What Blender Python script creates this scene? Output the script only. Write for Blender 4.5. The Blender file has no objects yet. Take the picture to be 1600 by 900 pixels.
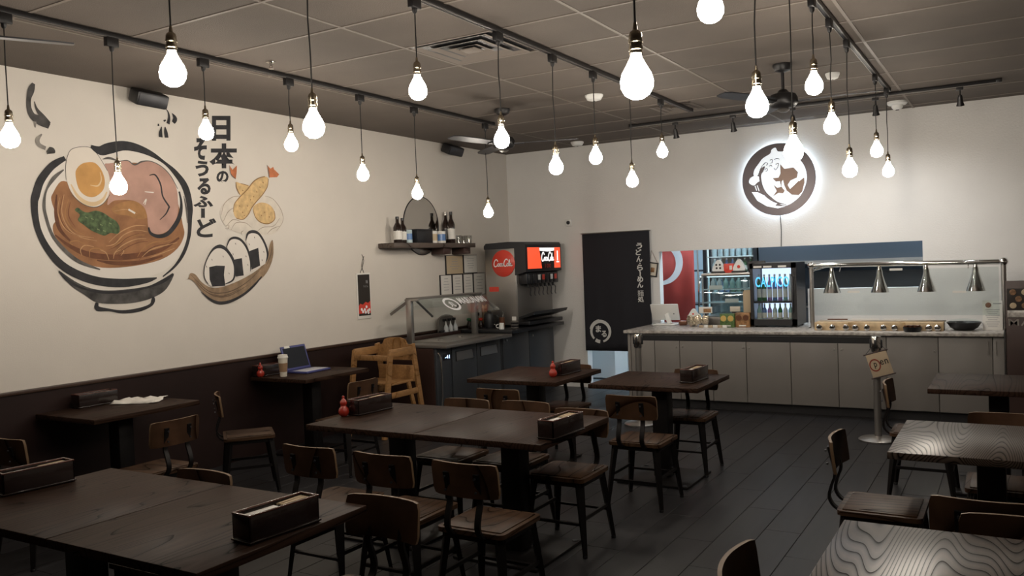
import bpy, bmesh, math, random
from mathutils import Vector, Matrix, geometry
random.seed(7)
R = math.radians
scene = bpy.context.scene
col = scene.collection

# ------------------------------------------------------------------ camera
cam_data = bpy.data.cameras.new('camera')
cam_data.sensor_width = 36.0
cam_data.lens = 29.748
cam_data.clip_start = 0.05
cam = bpy.data.objects.new('camera', cam_data)
col.objects.link(cam)
_pi, _ro, _ya = -0.0279362, 0.0380240, 0.537240
_fw = Vector((-math.sin(_ya) * math.cos(_pi), math.cos(_ya) * math.cos(_pi), math.sin(_pi)))
_r = Vector((math.cos(_ya), math.sin(_ya), 0))
_d = _fw.cross(_r)
_r2 = math.cos(_ro) * _r + math.sin(_ro) * _d
_d2 = -math.sin(_ro) * _r + math.cos(_ro) * _d
cam.matrix_world = Matrix(((_r2.x, -_d2.x, -_fw.x, 0), (_r2.y, -_d2.y, -_fw.y, 0), (_r2.z, -_d2.z, -_fw.z, 1.70), (0, 0, 0, 1)))
scene.camera = cam

# ------------------------------------------------------------------ world, exposure
world = bpy.data.worlds.new('world')
scene.world = world
world.use_nodes = True
world.node_tree.nodes['Background'].inputs[0].default_value = (0.5, 0.45, 0.4, 1)
world.node_tree.nodes['Background'].inputs[1].default_value = 0.02
scene.view_settings.view_transform = 'Standard'
scene.view_settings.look = 'None'
scene.view_settings.exposure = 0.0
scene.view_settings.gamma = 1.0
scene.view_settings.use_curve_mapping = False
scene.cycles.use_denoising = True
scene.cycles.max_bounces = 8
scene.cycles.transparent_max_bounces = 12
BULB_POWER = 112.0
KITCHEN_POWER = 24.0

# ------------------------------------------------------------------ materials
def nodes_of(name):
    m = bpy.data.materials.new(name)
    m.use_nodes = True
    nt = m.node_tree
    return m, nt, nt.nodes['Principled BSDF']

def mat(name, c, rough=0.5, metal=0.0, spec=0.5, bump=0.0, bscale=80.0, vary=0.0, vscale=3.0, emit=None, estr=0.0, coat=0.0):
    m, nt, b = nodes_of(name)
    b.inputs['Base Color'].default_value = (*c, 1)
    b.inputs['Roughness'].default_value = rough
    b.inputs['Metallic'].default_value = metal
    b.inputs['Specular IOR Level'].default_value = spec
    b.inputs['Coat Weight'].default_value = coat
    if emit:
        b.inputs['Emission Color'].default_value = (*emit, 1)
        b.inputs['Emission Strength'].default_value = estr
    if bump or vary:
        tc = nt.nodes.new('ShaderNodeTexCoord')
    if vary:
        n = nt.nodes.new('ShaderNodeTexNoise')
        n.inputs['Scale'].default_value = vscale
        n.inputs['Detail'].default_value = 5
        nt.links.new(tc.outputs['Object'], n.inputs['Vector'])
        r = nt.nodes.new('ShaderNodeValToRGB')
        r.color_ramp.elements[0].position = 0.3
        r.color_ramp.elements[1].position = 0.7
        r.color_ramp.elements[0].color = (*[x * (1 - vary) for x in c], 1)
        r.color_ramp.elements[1].color = (*[min(1, x * (1 + vary)) for x in c], 1)
        nt.links.new(n.outputs['Fac'], r.inputs['Fac'])
        nt.links.new(r.outputs['Color'], b.inputs['Base Color'])
    if bump:
        n2 = nt.nodes.new('ShaderNodeTexNoise')
        n2.inputs['Scale'].default_value = bscale
        n2.inputs['Detail'].default_value = 3
        nt.links.new(tc.outputs['Object'], n2.inputs['Vector'])
        bp = nt.nodes.new('ShaderNodeBump')
        bp.inputs['Strength'].default_value = bump
        bp.inputs['Distance'].default_value = 0.01
        nt.links.new(n2.outputs['Fac'], bp.inputs['Height'])
        nt.links.new(bp.outputs['Normal'], b.inputs['Normal'])
    return m

def wood(name, dark, mid, light, rough=0.4, sx=7.0, sy=0.9, dist=5.0, wscale=2.2, spec=0.5, line=0.5, bump=0.08):
    """long-grained wood: growth rings cut lengthwise, offset per object"""
    m, nt, b = nodes_of(name)
    N = nt.nodes.new
    L = nt.links.new
    tc = N('ShaderNodeTexCoord')
    oi = N('ShaderNodeObjectInfo')
    mul = N('ShaderNodeVectorMath'); mul.operation = 'SCALE'
    mul.inputs[0].default_value = (7.3, 3.1, 5.7)
    L(oi.outputs['Random'], mul.inputs['Scale'])
    add = N('ShaderNodeVectorMath'); add.operation = 'ADD'
    L(tc.outputs['Object'], add.inputs[0]); L(mul.outputs['Vector'], add.inputs[1])
    mp = N('ShaderNodeMapping')
    mp.inputs['Scale'].default_value = (sx, sy, sx)
    L(add.outputs['Vector'], mp.inputs['Vector'])
    n = N('ShaderNodeTexNoise'); n.inputs['Scale'].default_value = 0.55; n.inputs['Detail'].default_value = 1.5
    n.inputs['Roughness'].default_value = 0.4
    L(mp.outputs['Vector'], n.inputs['Vector'])
    # contour lines of a stretched noise field give the cathedral pattern
    m1 = N('ShaderNodeMath'); m1.operation = 'MULTIPLY'; m1.inputs[1].default_value = wscale * 12
    L(n.outputs['Fac'], m1.inputs[0])
    m2 = N('ShaderNodeMath'); m2.operation = 'FRACT'
    L(m1.outputs[0], m2.inputs[0])
    r = N('ShaderNodeValToRGB')
    e = r.color_ramp.elements
    e[0].position = 0.0; e[0].color = (*dark, 1)
    e[1].position = 1.0; e[1].color = (*mid, 1)
    e.new(0.05 * line).color = (*dark, 1); e.new(0.16 * line + 0.06).color = (*mid, 1)
    e.new(0.6).color = (*light, 1)
    e.new(0.93).color = (*mid, 1)
    L(m2.outputs[0], r.inputs['Fac'])
    f = N('ShaderNodeTexNoise'); f.inputs['Scale'].default_value = 9.0; f.inputs['Detail'].default_value = 6
    L(mp.outputs['Vector'], f.inputs['Vector'])
    mx = N('ShaderNodeMixRGB'); mx.blend_type = 'MULTIPLY'; mx.inputs['Fac'].default_value = 0.6
    r2 = N('ShaderNodeValToRGB')
    r2.color_ramp.elements[0].position = 0.3; r2.color_ramp.elements[0].color = (0.55, 0.52, 0.5, 1)
    r2.color_ramp.elements[1].position = 0.65; r2.color_ramp.elements[1].color = (1.1, 1.1, 1.1, 1)
    L(f.outputs['Fac'], r2.inputs['Fac'])
    L(r.outputs['Color'], mx.inputs['Color1']); L(r2.outputs['Color'], mx.inputs['Color2'])
    L(mx.outputs['Color'], b.inputs['Base Color'])
    b.inputs['Roughness'].default_value = rough
    rs = N('ShaderNodeValToRGB')                      # open grain lines take no polish
    rs.color_ramp.elements[0].position = 0.04 * line; rs.color_ramp.elements[0].color = (0.02, 0.02, 0.02, 1)
    rs.color_ramp.elements[1].position = 0.04 * line + 0.14 * line; rs.color_ramp.elements[1].color = (spec, spec, spec, 1)
    L(m2.outputs[0], rs.inputs['Fac']); L(rs.outputs['Color'], b.inputs['Specular IOR Level'])
    bp = N('ShaderNodeBump'); bp.inputs['Strength'].default_value = bump; bp.inputs['Distance'].default_value = 0.005
    L(mx.outputs['Color'], bp.inputs['Height']); L(bp.outputs['Normal'], b.inputs['Normal'])
    return m

def glass(name, tint=(0.95, 0.98, 0.98), gloss=0.08):
    m = bpy.data.materials.new(name)
    m.use_nodes = True
    nt = m.node_tree
    nt.nodes.clear()
    o = nt.nodes.new('ShaderNodeOutputMaterial')
    t = nt.nodes.new('ShaderNodeBsdfTransparent'); t.inputs[0].default_value = (*tint, 1)
    g = nt.nodes.new('ShaderNodeBsdfGlossy'); g.inputs[0].default_value = (1, 1, 1, 1); g.inputs['Roughness'].default_value = 0.05
    mx = nt.nodes.new('ShaderNodeMixShader'); mx.inputs[0].default_value = gloss
    nt.links.new(t.outputs[0], mx.inputs[1]); nt.links.new(g.outputs[0], mx.inputs[2])
    nt.links.new(mx.outputs[0], o.inputs[0])
    return m

def emission(name, c, s):
    m = bpy.data.materials.new(name)
    m.use_nodes = True
    nt = m.node_tree
    nt.nodes.clear()
    o = nt.nodes.new('ShaderNodeOutputMaterial')
    e = nt.nodes.new('ShaderNodeEmission'); e.inputs[0].default_value = (*c, 1); e.inputs[1].default_value = s
    nt.links.new(e.outputs[0], o.inputs[0])
    return m

M = {}
M['wall'] = mat('wall_paint', (0.62, 0.575, 0.52), 0.75, bump=0.12, bscale=120, vary=0.02)
M['wall_back'] = mat('textured_wall_paint', (0.69, 0.675, 0.655), 0.7, bump=0.3, bscale=60, vary=0.02)
M['wall_other'] = mat('plain_wall_paint', (0.35, 0.31, 0.28), 0.8)
M['ceil'] = mat('ceiling_tile_paint', (0.104, 0.084, 0.070), 0.85, bump=0.35, bscale=140, vary=0.10, vscale=2)
M['bar'] = mat('grid_bar_paint', (0.165, 0.137, 0.115), 0.6)
M['wainscot'] = mat('wainscot_brown', (0.017, 0.008, 0.007), 0.5, spec=0.25, vary=0.2, vscale=2)
M['cap'] = mat('wainscot_cap', (0.045, 0.024, 0.016), 0.35)
M['table'] = wood('table_wood', (0.006, 0.0035, 0.0025), (0.027, 0.0145, 0.0098), (0.040, 0.022, 0.0152), spec=0.06, rough=0.42, sx=7.5, sy=0.55, wscale=2.2, line=0.5)
M['table_swirl'] = wood('swirl_table_wood', (0.007, 0.005, 0.004), (0.045, 0.032, 0.025), (0.085, 0.062, 0.048), spec=0.38, rough=0.30, sx=5.5, sy=0.60, wscale=5.0, line=1.6)
M['seat'] = wood('chair_wood', (0.012, 0.006, 0.003), (0.046, 0.024, 0.013), (0.070, 0.037, 0.020), spec=0.2, rough=0.45, sx=7, sy=0.9, wscale=1.0)
M['back'] = wood('chair_back_wood', (0.014, 0.006, 0.003), (0.050, 0.025, 0.013), (0.074, 0.037, 0.020), spec=0.2, rough=0.45, sx=1.2, sy=5, wscale=0.8)
M['ply_edge'] = mat('plywood_edge', (0.15, 0.092, 0.050), 0.5, spec=0.3)
M['black'] = mat('black_metal', (0.012, 0.010, 0.010), 0.45, 0.6)
M['track'] = mat('black_track', (0.014, 0.013, 0.014), 0.4, 0.2)
M['blackp'] = mat('black_plastic', (0.010, 0.010, 0.012), 0.4)
M['darkgrey'] = mat('dark_grey_metal', (0.045, 0.045, 0.05), 0.4, 0.5)
M['charcoal'] = mat('charcoal_steel', (0.055, 0.06, 0.068), 0.42, 0.3)
M['steel'] = mat('brushed_steel', (0.42, 0.40, 0.38), 0.32, 0.9, bump=0.02, bscale=200)
M['steel_dull'] = mat('dull_steel', (0.22, 0.205, 0.19), 0.4, 0.7)
M['chrome'] = mat('chrome', (0.75, 0.74, 0.72), 0.12, 1.0)
M['brass'] = mat('socket_metal', (0.42, 0.36, 0.27), 0.25, 1.0)
M['bulb'] = emission('lit_bulb', (1.0, 0.905, 0.775), BULB_POWER)
M['cord'] = mat('cord_black', (0.010, 0.009, 0.009), 0.6)
M['white'] = mat('white_plastic', (0.72, 0.72, 0.70), 0.4)
M['paper'] = mat('white_paper', (0.70, 0.68, 0.64), 0.8)
M['tan_paper'] = mat('tan_paper', (0.50, 0.40, 0.27), 0.8)
M['grey_print'] = mat('grey_print', (0.33, 0.33, 0.34), 0.8)
M['cabinet'] = mat('counter_laminate', (0.195, 0.180, 0.168), 0.5, vary=0.03)
M['kick'] = mat('kick_black', (0.014, 0.013, 0.015), 0.5)
M['marble'] = mat('speckled_stone', (0.40, 0.375, 0.35), 0.25, vary=0.4, vscale=28)
M['noren'] = mat('black_cloth', (0.014, 0.014, 0.019), 0.9, bump=0.1, bscale=300)
M['noren_print'] = mat('cloth_print_white', (0.62, 0.62, 0.60), 0.9)
M['red_cloth'] = mat('red_cloth', (0.36, 0.045, 0.035), 0.85, vary=0.1)
M['white_print'] = mat('white_print', (0.80, 0.80, 0.82), 0.7)
M['kitchen_wall'] = mat('kitchen_wall_panel', (0.42, 0.55, 0.62), 0.5)
M['kitchen_dark'] = mat('kitchen_dark_steel', (0.050, 0.060, 0.074), 0.4, 0.4)
M['kitchen_floor'] = mat('kitchen_floor_tile', (0.22, 0.25, 0.28), 0.4)
M['highchair'] = wood('light_birch', (0.20, 0.10, 0.035), (0.29, 0.15, 0.055), (0.34, 0.18, 0.07), rough=0.45, sx=5, sy=2, wscale=0.4)
M['ledge'] = wood('pale_ledge_wood', (0.40, 0.27, 0.14), (0.56, 0.41, 0.24), (0.62, 0.47, 0.29), rough=0.5, sx=2, sy=6, wscale=0.4)
M['lacquer'] = mat('black_lacquer', (0.014, 0.008, 0.007), 0.22, coat=0.4)
M['lacquer_red'] = mat('lacquer_rim', (0.075, 0.022, 0.014), 0.25, coat=0.3)
M['red_gloss'] = mat('red_glaze', (0.33, 0.026, 0.015), 0.25, coat=0.4)
M['red_disc'] = mat('red_enamel', (0.62, 0.055, 0.035), 0.35)
M['red_panel'] = mat('lit_red_panel', (0.5, 0.05, 0.02), 0.4, emit=(1.0, 0.10, 0.035), estr=0.95)
M['lit_white'] = emission('lit_white_print', (1.0, 0.97, 0.95), 1.25)
M['mirror'] = mat('mirror_silver', (0.62, 0.60, 0.56), 0.06, 1.0)
M['glass'] = glass('clear_glass')
M['glass_dark'] = glass('case_glass', (0.80, 0.88, 0.90), 0.10)
M['shelf'] = wood('shelf_wood', (0.03, 0.022, 0.018), (0.075, 0.055, 0.045), (0.10, 0.075, 0.06), rough=0.5, sx=8, sy=1, wscale=0.8)
M['bottle_dark'] = mat('dark_bottle_glass', (0.018, 0.010, 0.008), 0.12, coat=0.5)
M['bottle_green'] = mat('green_bottle', (0.04, 0.16, 0.06), 0.15)
M['bottle_blue'] = mat('blue_bottle', (0.10, 0.20, 0.42), 0.15)
M['bottle_aqua'] = mat('aqua_bottle', (0.30, 0.52, 0.52), 0.12)
M['bottle_clear'] = mat('pale_bottle', (0.45, 0.55, 0.58), 0.15)
M['bottle_purple'] = mat('purple_bottle', (0.36, 0.22, 0.50), 0.2)
M['bottle_white'] = mat('milky_bottle', (0.68, 0.70, 0.72), 0.3)
M['cap_green'] = mat('green_cap', (0.02, 0.16, 0.06), 0.4)
M['cap_red'] = mat('red_cap', (0.45, 0.04, 0.02), 0.4)
M['clear_plastic'] = glass('clear_plastic', (0.85, 0.83, 0.78), 0.12)
M['drinking_glass'] = glass('drinking_glass', (0.86, 0.86, 0.85), 0.15)
M['chopstick'] = mat('chopstick_wood', (0.55, 0.42, 0.27), 0.6)
M['blue_case'] = mat('blue_case', (0.055, 0.062, 0.20), 0.5)
M['screen'] = mat('dark_screen', (0.018, 0.020, 0.026), 0.5, spec=0.12)
M['keys'] = mat('keyboard_white', (0.48, 0.48, 0.52), 0.5)
M['cup'] = mat('paper_cup', (0.62, 0.57, 0.48), 0.6)
M['sleeve'] = mat('cup_sleeve', (0.26, 0.16, 0.09), 0.8)
M['napkin'] = mat('napkin_white', (0.70, 0.67, 0.62), 0.9)
M['dark_wood'] = mat('dark_brown_board', (0.040, 0.020, 0.016), 0.45, vary=0.15)
M['food_print'] = mat('food_photo_print', (0.22, 0.12, 0.06), 0.6, vary=0.6, vscale=30)
M['cream_cloth'] = mat('cream_cloth', (0.42, 0.33, 0.23), 0.9)
M['sign_red'] = mat('sign_red_ink', (0.20, 0.03, 0.015), 0.8)
M['sign_ink'] = mat('sign_black_ink', (0.02, 0.015, 0.012), 0.8)
M['copper'] = mat('copper_brown', (0.16, 0.07, 0.04), 0.3, 0.5)
M['gold_foil'] = mat('crinkled_foil', (0.60, 0.52, 0.40), 0.2, 0.8, bump=0.8, bscale=40)
M['green_print'] = mat('green_carton', (0.07, 0.13, 0.035), 0.5, vary=0.5, vscale=40)
M['orange_print'] = mat('brown_carton', (0.26, 0.13, 0.05), 0.5, vary=0.5, vscale=30)
M['yellow_print'] = mat('yellow_print', (0.52, 0.36, 0.10), 0.5)
M['logo_dark'] = mat('logo_bronze', (0.085, 0.072, 0.078), 0.3, 0.6)
M['logo_white'] = mat('logo_acrylic', (0.80, 0.83, 0.88), 0.4, emit=(0.80, 0.91, 1.0), estr=0.55)
M['logo_brown'] = mat('logo_brown', (0.16, 0.10, 0.075), 0.35, 0.3)
M['halo'] = emission('led_halo', (0.70, 0.86, 1.0), 42.0)
M['kitchen_lamp'] = emission('cool_tube_panel', (0.72, 0.88, 1.0), KITCHEN_POWER)
M['fridge_led'] = emission('fridge_led', (0.62, 0.74, 1.0), 1.7)
M['case_led'] = emission('case_led', (0.75, 0.92, 1.0), 1.3)
M['neon_blue'] = emission('lit_blue_letters', (0.10, 0.52, 1.0), 1.6)
M['led_display'] = emission('led_digits', (0.55, 0.72, 1.0), 2.2)
M['spot_lens'] = emission('spot_lens', (1.0, 0.93, 0.82), 6.0)
M['ink'] = mat('mural_ink', (0.022, 0.021, 0.024), 0.8, vary=0.4, vscale=12)
M['ink_soft'] = mat('mural_soft_ink', (0.10, 0.092, 0.085), 0.8, vary=0.4, vscale=12)
M['ink_wash'] = mat('mural_ink_wash', (0.060, 0.056, 0.054), 0.8, vary=0.7, vscale=9)
M['ink_pale'] = mat('mural_pale_ink', (0.22, 0.20, 0.18), 0.8, vary=0.4, vscale=10)
M['broth'] = mat('mural_broth', (0.27, 0.125, 0.055), 0.8, vary=0.25, vscale=7)
M['broth_dark'] = mat('mural_broth_dark', (0.135, 0.050, 0.022), 0.8, vary=0.3, vscale=9)
M['noodle'] = mat('mural_noodle', (0.33, 0.165, 0.062), 0.8, vary=0.2, vscale=12)
M['noodle_light'] = mat('mural_noodle_light', (0.44, 0.25, 0.12), 0.8, vary=0.2, vscale=12)
M['pork'] = mat('mural_pork', (0.42, 0.25, 0.20), 0.8, vary=0.16, vscale=5)
M['onion'] = mat('mural_onion', (0.062, 0.095, 0.040), 0.8, vary=0.6, vscale=25)
M['onion_light'] = mat('mural_onion_light', (0.17, 0.22, 0.10), 0.8)
M['egg'] = mat('mural_egg', (0.66, 0.60, 0.53), 0.8, vary=0.04)
M['egg_shade'] = mat('mural_egg_shade', (0.60, 0.44, 0.26), 0.8, vary=0.1)
M['yolk'] = mat('mural_yolk', (0.50, 0.265, 0.085), 0.8, vary=0.18, vscale=6)
M['rice'] = mat('mural_rice', (0.655, 0.61, 0.56), 0.8)
M['nest'] = mat('mural_nest', (0.605, 0.55, 0.48), 0.8, vary=0.07, vscale=14)
M['nest_line'] = mat('mural_nest_line', (0.30, 0.25, 0.20), 0.8)
M['shrimp'] = mat('mural_shrimp', (0.56, 0.385, 0.185), 0.8, vary=0.2, vscale=22)
M['crust'] = mat('mural_crust', (0.25, 0.14, 0.055), 0.8)
M['tail'] = mat('mural_tail', (0.46, 0.15, 0.06), 0.8, vary=0.2, vscale=20)
M['leaf'] = mat('mural_leaf', (0.25, 0.17, 0.105), 0.8, vary=0.3, vscale=14)
M['leaf_dark'] = mat('mural_leaf_dark', (0.11, 0.07, 0.045), 0.8)
M['floor_base'] = mat('floor_joint', (0.017, 0.0165, 0.017), 0.7)

def plank_material():
    m, nt, b = nodes_of('grey_wood_tile')
    N = nt.nodes.new; L = nt.links.new
    oi = N('ShaderNodeObjectInfo'); tc = N('ShaderNodeTexCoord')
    mul = N('ShaderNodeVectorMath'); mul.operation = 'SCALE'; mul.inputs[0].default_value = (5, 9, 3)
    L(oi.outputs['Random'], mul.inputs['Scale'])
    add = N('ShaderNodeVectorMath'); add.operation = 'ADD'
    L(tc.outputs['Object'], add.inputs[0]); L(mul.outputs['Vector'], add.inputs[1])
    mp = N('ShaderNodeMapping'); mp.inputs['Scale'].default_value = (9, 0.8, 1)
    L(add.outputs['Vector'], mp.inputs['Vector'])
    n = N('ShaderNodeTexNoise'); n.inputs['Scale'].default_value = 2; n.inputs['Detail'].default_value = 6
    L(mp.outputs['Vector'], n.inputs['Vector'])
    r = N('ShaderNodeValToRGB')
    r.color_ramp.elements[0].position = 0.3; r.color_ramp.elements[0].color = (0.017, 0.0165, 0.018, 1)
    r.color_ramp.elements[1].position = 0.72; r.color_ramp.elements[1].color = (0.027, 0.026, 0.028, 1)
    L(n.outputs['Fac'], r.inputs['Fac'])
    hv = N('ShaderNodeHueSaturation')
    mr = N('ShaderNodeMapRange'); mr.inputs[3].default_value = 0.93; mr.inputs[4].default_value = 1.07
    L(oi.outputs['Random'], mr.inputs[0]); L(mr.outputs[0], hv.inputs['Value'])
    L(r.outputs['Color'], hv.inputs['Color']); L(hv.outputs['Color'], b.inputs['Base Color'])
    b.inputs['Roughness'].default_value = 0.40
    b.inputs['Specular IOR Level'].default_value = 0.24
    return m
M['plank'] = plank_material()

# ------------------------------------------------------------------ mesh helpers
class MB:
    def __init__(s):
        s.bm = bmesh.new()
    def box(s, c, d, bev=0.0, rot=None, seg=2):
        t = bmesh.new()
        bmesh.ops.create_cube(t, size=1.0)
        bmesh.ops.scale(t, vec=Vector(d), verts=t.verts)
        if bev:
            bmesh.ops.bevel(t, geom=list(t.edges), offset=min(bev, min(d) * 0.49), segments=seg, profile=0.5, affect='EDGES')
        if rot is not None:
            bmesh.ops.transform(t, matrix=rot.to_4x4(), verts=t.verts)
        bmesh.ops.translate(t, vec=Vector(c), verts=t.verts)
        return s._merge(t)
    def span(s, x0, x1, y0, y1, z0, z1, bev=0.0):
        return s.box(((x0 + x1) / 2, (y0 + y1) / 2, (z0 + z1) / 2), (abs(x1 - x0), abs(y1 - y0), abs(z1 - z0)), bev)
    def _merge(s, t):
        mp = {}
        for v in t.verts:
            mp[v] = s.bm.verts.new(v.co)
        for f in t.faces:
            try:
                s.bm.faces.new([mp[v] for v in f.verts])
            except ValueError:
                pass
        t.free()
        return s
    def bar(s, p0, p1, w, t, up=(0, 0, 1), w1=None, t1=None):
        """tapering rectangular bar from p0 to p1"""
        p0, p1 = Vector(p0), Vector(p1)
        d = (p1 - p0).normalized()
        u = Vector(up)
        if abs(d.dot(u)) > 0.98:
            u = Vector((0, 1, 0))
        a = d.cross(u).normalized()
        b = a.cross(d).normalized()
        rings = []
        for p, ww, tt in ((p0, w, t), (p1, w1 or w, t1 or t)):
            rings.append([s.bm.verts.new(p + a * (i * ww / 2) + b * (j * tt / 2)) for i, j in ((-1, -1), (1, -1), (1, 1), (-1, 1))])
        for k in range(4):
            s.bm.faces.new((rings[0][k], rings[0][(k + 1) % 4], rings[1][(k + 1) % 4], rings[1][k]))
        s.bm.faces.new(rings[0][::-1]); s.bm.faces.new(rings[1])
        return s
    def tube(s, pts, r, n=8, cap=True):
        pts = [Vector(p) for p in pts]
        rs = r if isinstance(r, (list, tuple)) else [r] * len(pts)
        prev = None
        rings = []
        for i, p in enumerate(pts):
            if i == 0: d = pts[1] - p
            elif i == len(pts) - 1: d = p - pts[i - 1]
            else: d = pts[i + 1] - pts[i - 1]
            d.normalize()
            if prev is None:
                u = Vector((0, 0, 1)) if abs(d.z) < 0.9 else Vector((1, 0, 0))
                a = d.cross(u).normalized()
            else:
                a = (prev - d * prev.dot(d)).normalized()
            prev = a
            b = d.cross(a)
            rings.append([s.bm.verts.new(p + (a * math.cos(2 * math.pi * k / n) + b * math.sin(2 * math.pi * k / n)) * rs[i]) for k in range(n)])
        for i in range(len(rings) - 1):
            for k in range(n):
                s.bm.faces.new((rings[i][k], rings[i][(k + 1) % n], rings[i + 1][(k + 1) % n], rings[i + 1][k]))
        if cap:
            s.bm.faces.new(rings[0][::-1]); s.bm.faces.new(rings[-1])
        return s
    def strip(s, pts, w, t, across):
        """flat bar bent along pts, width w in direction across, thickness t"""
        pts = [Vector(p) for p in pts]
        ac = Vector(across).normalized()
        rings = []
        for i, p in enumerate(pts):
            d = (pts[min(i + 1, len(pts) - 1)] - pts[max(i - 1, 0)]).normalized()
            nrm = d.cross(ac).normalized()
            rings.append([s.bm.verts.new(p + ac * (i_ * w / 2) + nrm * (j_ * t / 2)) for i_, j_ in ((-1, -1), (1, -1), (1, 1), (-1, 1))])
        for i in range(len(rings) - 1):
            for k in range(4):
                s.bm.faces.new((rings[i][k], rings[i][(k + 1) % 4], rings[i + 1][(k + 1) % 4], rings[i + 1][k]))
        s.bm.faces.new(rings[0][::-1]); s.bm.faces.new(rings[-1])
        return s
    def lathe(s, prof, c=(0, 0, 0), n=20):
        c = Vector(c)
        rings = []
        for r, z in prof:
            if r < 1e-5:
                rings.append([s.bm.verts.new(c + Vector((0, 0, z)))])
            else:
                rings.append([s.bm.verts.new(c + Vector((r * math.cos(2 * math.pi * k / n), r * math.sin(2 * math.pi * k / n), z))) for k in range(n)])
        for i in range(len(rings) - 1):
            a, b = rings[i], rings[i + 1]
            for k in range(n):
                k2 = (k + 1) % n
                if len(a) == 1 and len(b) == 1: continue
                if len(a) == 1: s.bm.faces.new((a[0], b[k2], b[k]))
                elif len(b) == 1: s.bm.faces.new((a[k], a[k2], b[0]))
                else: s.bm.faces.new((a[k], a[k2], b[k2], b[k]))
        return s
    def prism(s, pts, o, u, v, n, t):
        """polygon pts in the plane o + a*u + b*v, extruded by t along n"""
        o, u, v, n = Vector(o), Vector(u), Vector(v), Vector(n)
        a = [s.bm.verts.new(o + u * p[0] + v * p[1]) for p in pts]
        b = [s.bm.verts.new(o + u * p[0] + v * p[1] + n * t) for p in pts]
        k = len(pts)
        tri = geometry.tessellate_polygon([[Vector((p[0], p[1], 0)) for p in pts]])
        for f in tri:
            for ring in (a, b):
                try: s.bm.faces.new([ring[i] for i in f])
                except ValueError: pass
        for i in range(k):
            s.bm.faces.new((a[i], a[(i + 1) % k], b[(i + 1) % k], b[i]))
        return s
    def ribbon(s, pts, o, u, v, n, t):
        """brush stroke: pts = (a, b, width), smoothed"""
        o, u, v, n = Vector(o), Vector(u), Vector(v), Vector(n)
        P = catmull(pts, 5)
        L_, R_ = [], []
        for i, p in enumerate(P):
            q0, q1 = P[max(i - 1, 0)], P[min(i + 1, len(P) - 1)]
            dx, dy = q1[0] - q0[0], q1[1] - q0[1]
            l = math.hypot(dx, dy) or 1
            w = p[2] / 2
            L_.append((p[0] - dy / l * w, p[1] + dx / l * w)); R_.append((p[0] + dy / l * w, p[1] - dx / l * w))
        f = lambda q, h: s.bm.verts.new(o + u * q[0] + v * q[1] + n * h)
        lt = [f(q, t) for q in L_]; rt = [f(q, t) for q in R_]
        lb = [f(q, 0) for q in L_]; rb = [f(q, 0) for q in R_]
        for i in range(len(P) - 1):
            s.bm.faces.new((lt[i], rt[i], rt[i + 1], lt[i + 1]))
            s.bm.faces.new((lb[i], lt[i], lt[i + 1], lb[i + 1]))
            s.bm.faces.new((rt[i], rb[i], rb[i + 1], rt[i + 1]))
        s.bm.faces.new((lb[0], rb[0], rt[0], lt[0])); s.bm.faces.new((lt[-1], rt[-1], rb[-1], lb[-1]))
        return s
    def mesh(s, name, m, smooth=True):
        bmesh.ops.recalc_face_normals(s.bm, faces=s.bm.faces)
        me = bpy.data.meshes.new(name)
        s.bm.to_mesh(me); s.bm.free()
        if smooth:
            me.polygons.foreach_set('use_smooth', [True] * len(me.polygons))
            me.set_sharp_from_angle(angle=R(38))
        me.materials.append(M[m] if isinstance(m, str) else m)
        return me
    def obj(s, name, m, parent=None, smooth=True):
        return link(name, s.mesh(name, m, smooth), parent)

LAST = [None]
def link(name, data, parent=None, loc=None):
    o = bpy.data.objects.new(name, data)
    col.objects.link(o)
    if parent is not None: o.parent = parent
    if loc is not None: o.location = loc
    LAST[0] = o
    return o

def catmull(pts, k, closed=False):
    n = len(pts)
    if n < 3: 
        return [tuple(a + (b - a) * i / k for a, b in zip(pts[0], pts[-1])) for i in range(k + 1)]
    out = []
    rng = n if closed else n - 1
    for i in range(rng):
        if closed: p = [pts[(i + j - 1) % n] for j in range(4)]
        else: p = [pts[min(max(i + j - 1, 0), n - 1)] for j in range(4)]
        for q in range(k):
            t = q / k
            out.append(tuple(0.5 * (2 * b + (c - a) * t + (2 * a - 5 * b + 4 * c - d) * t * t + (3 * b - a - 3 * c + d) * t ** 3) for a, b, c, d in zip(*p)))
    if not closed: out.append(tuple(pts[-1]))
    return out

def tag(o, label, cat=None, group=None, kind=None):
    o['label'] = label
    if cat: o['category'] = cat
    if group: o['group'] = group
    if kind: o['kind'] = kind
    return o

def thing(name, label, cat, loc=(0, 0, 0), rz=0.0, group=None):
    o = bpy.data.objects.new(name, None)
    o.empty_display_size = 0.1
    col.objects.link(o)
    o.location = loc; o.rotation_euler = (0, 0, rz)
    return tag(o, label, cat, group)

def struct(name, mb, m, label, smooth=False):
    o = mb.obj(name, m, None, smooth)
    o['kind'] = 'structure'; o['label'] = label
    return o

def copy_tree(root, loc, rz=0.0, label=None):
    r = root.copy(); col.objects.link(r)
    r.location = loc; r.rotation_euler = (0, 0, rz)
    if label: r['label'] = label
    for ch in list(root.children):
        c = ch.copy(); col.objects.link(c); c.parent = r
        for g in ch.children:
            d = g.copy(); col.objects.link(d); d.parent = c
    return r

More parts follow.
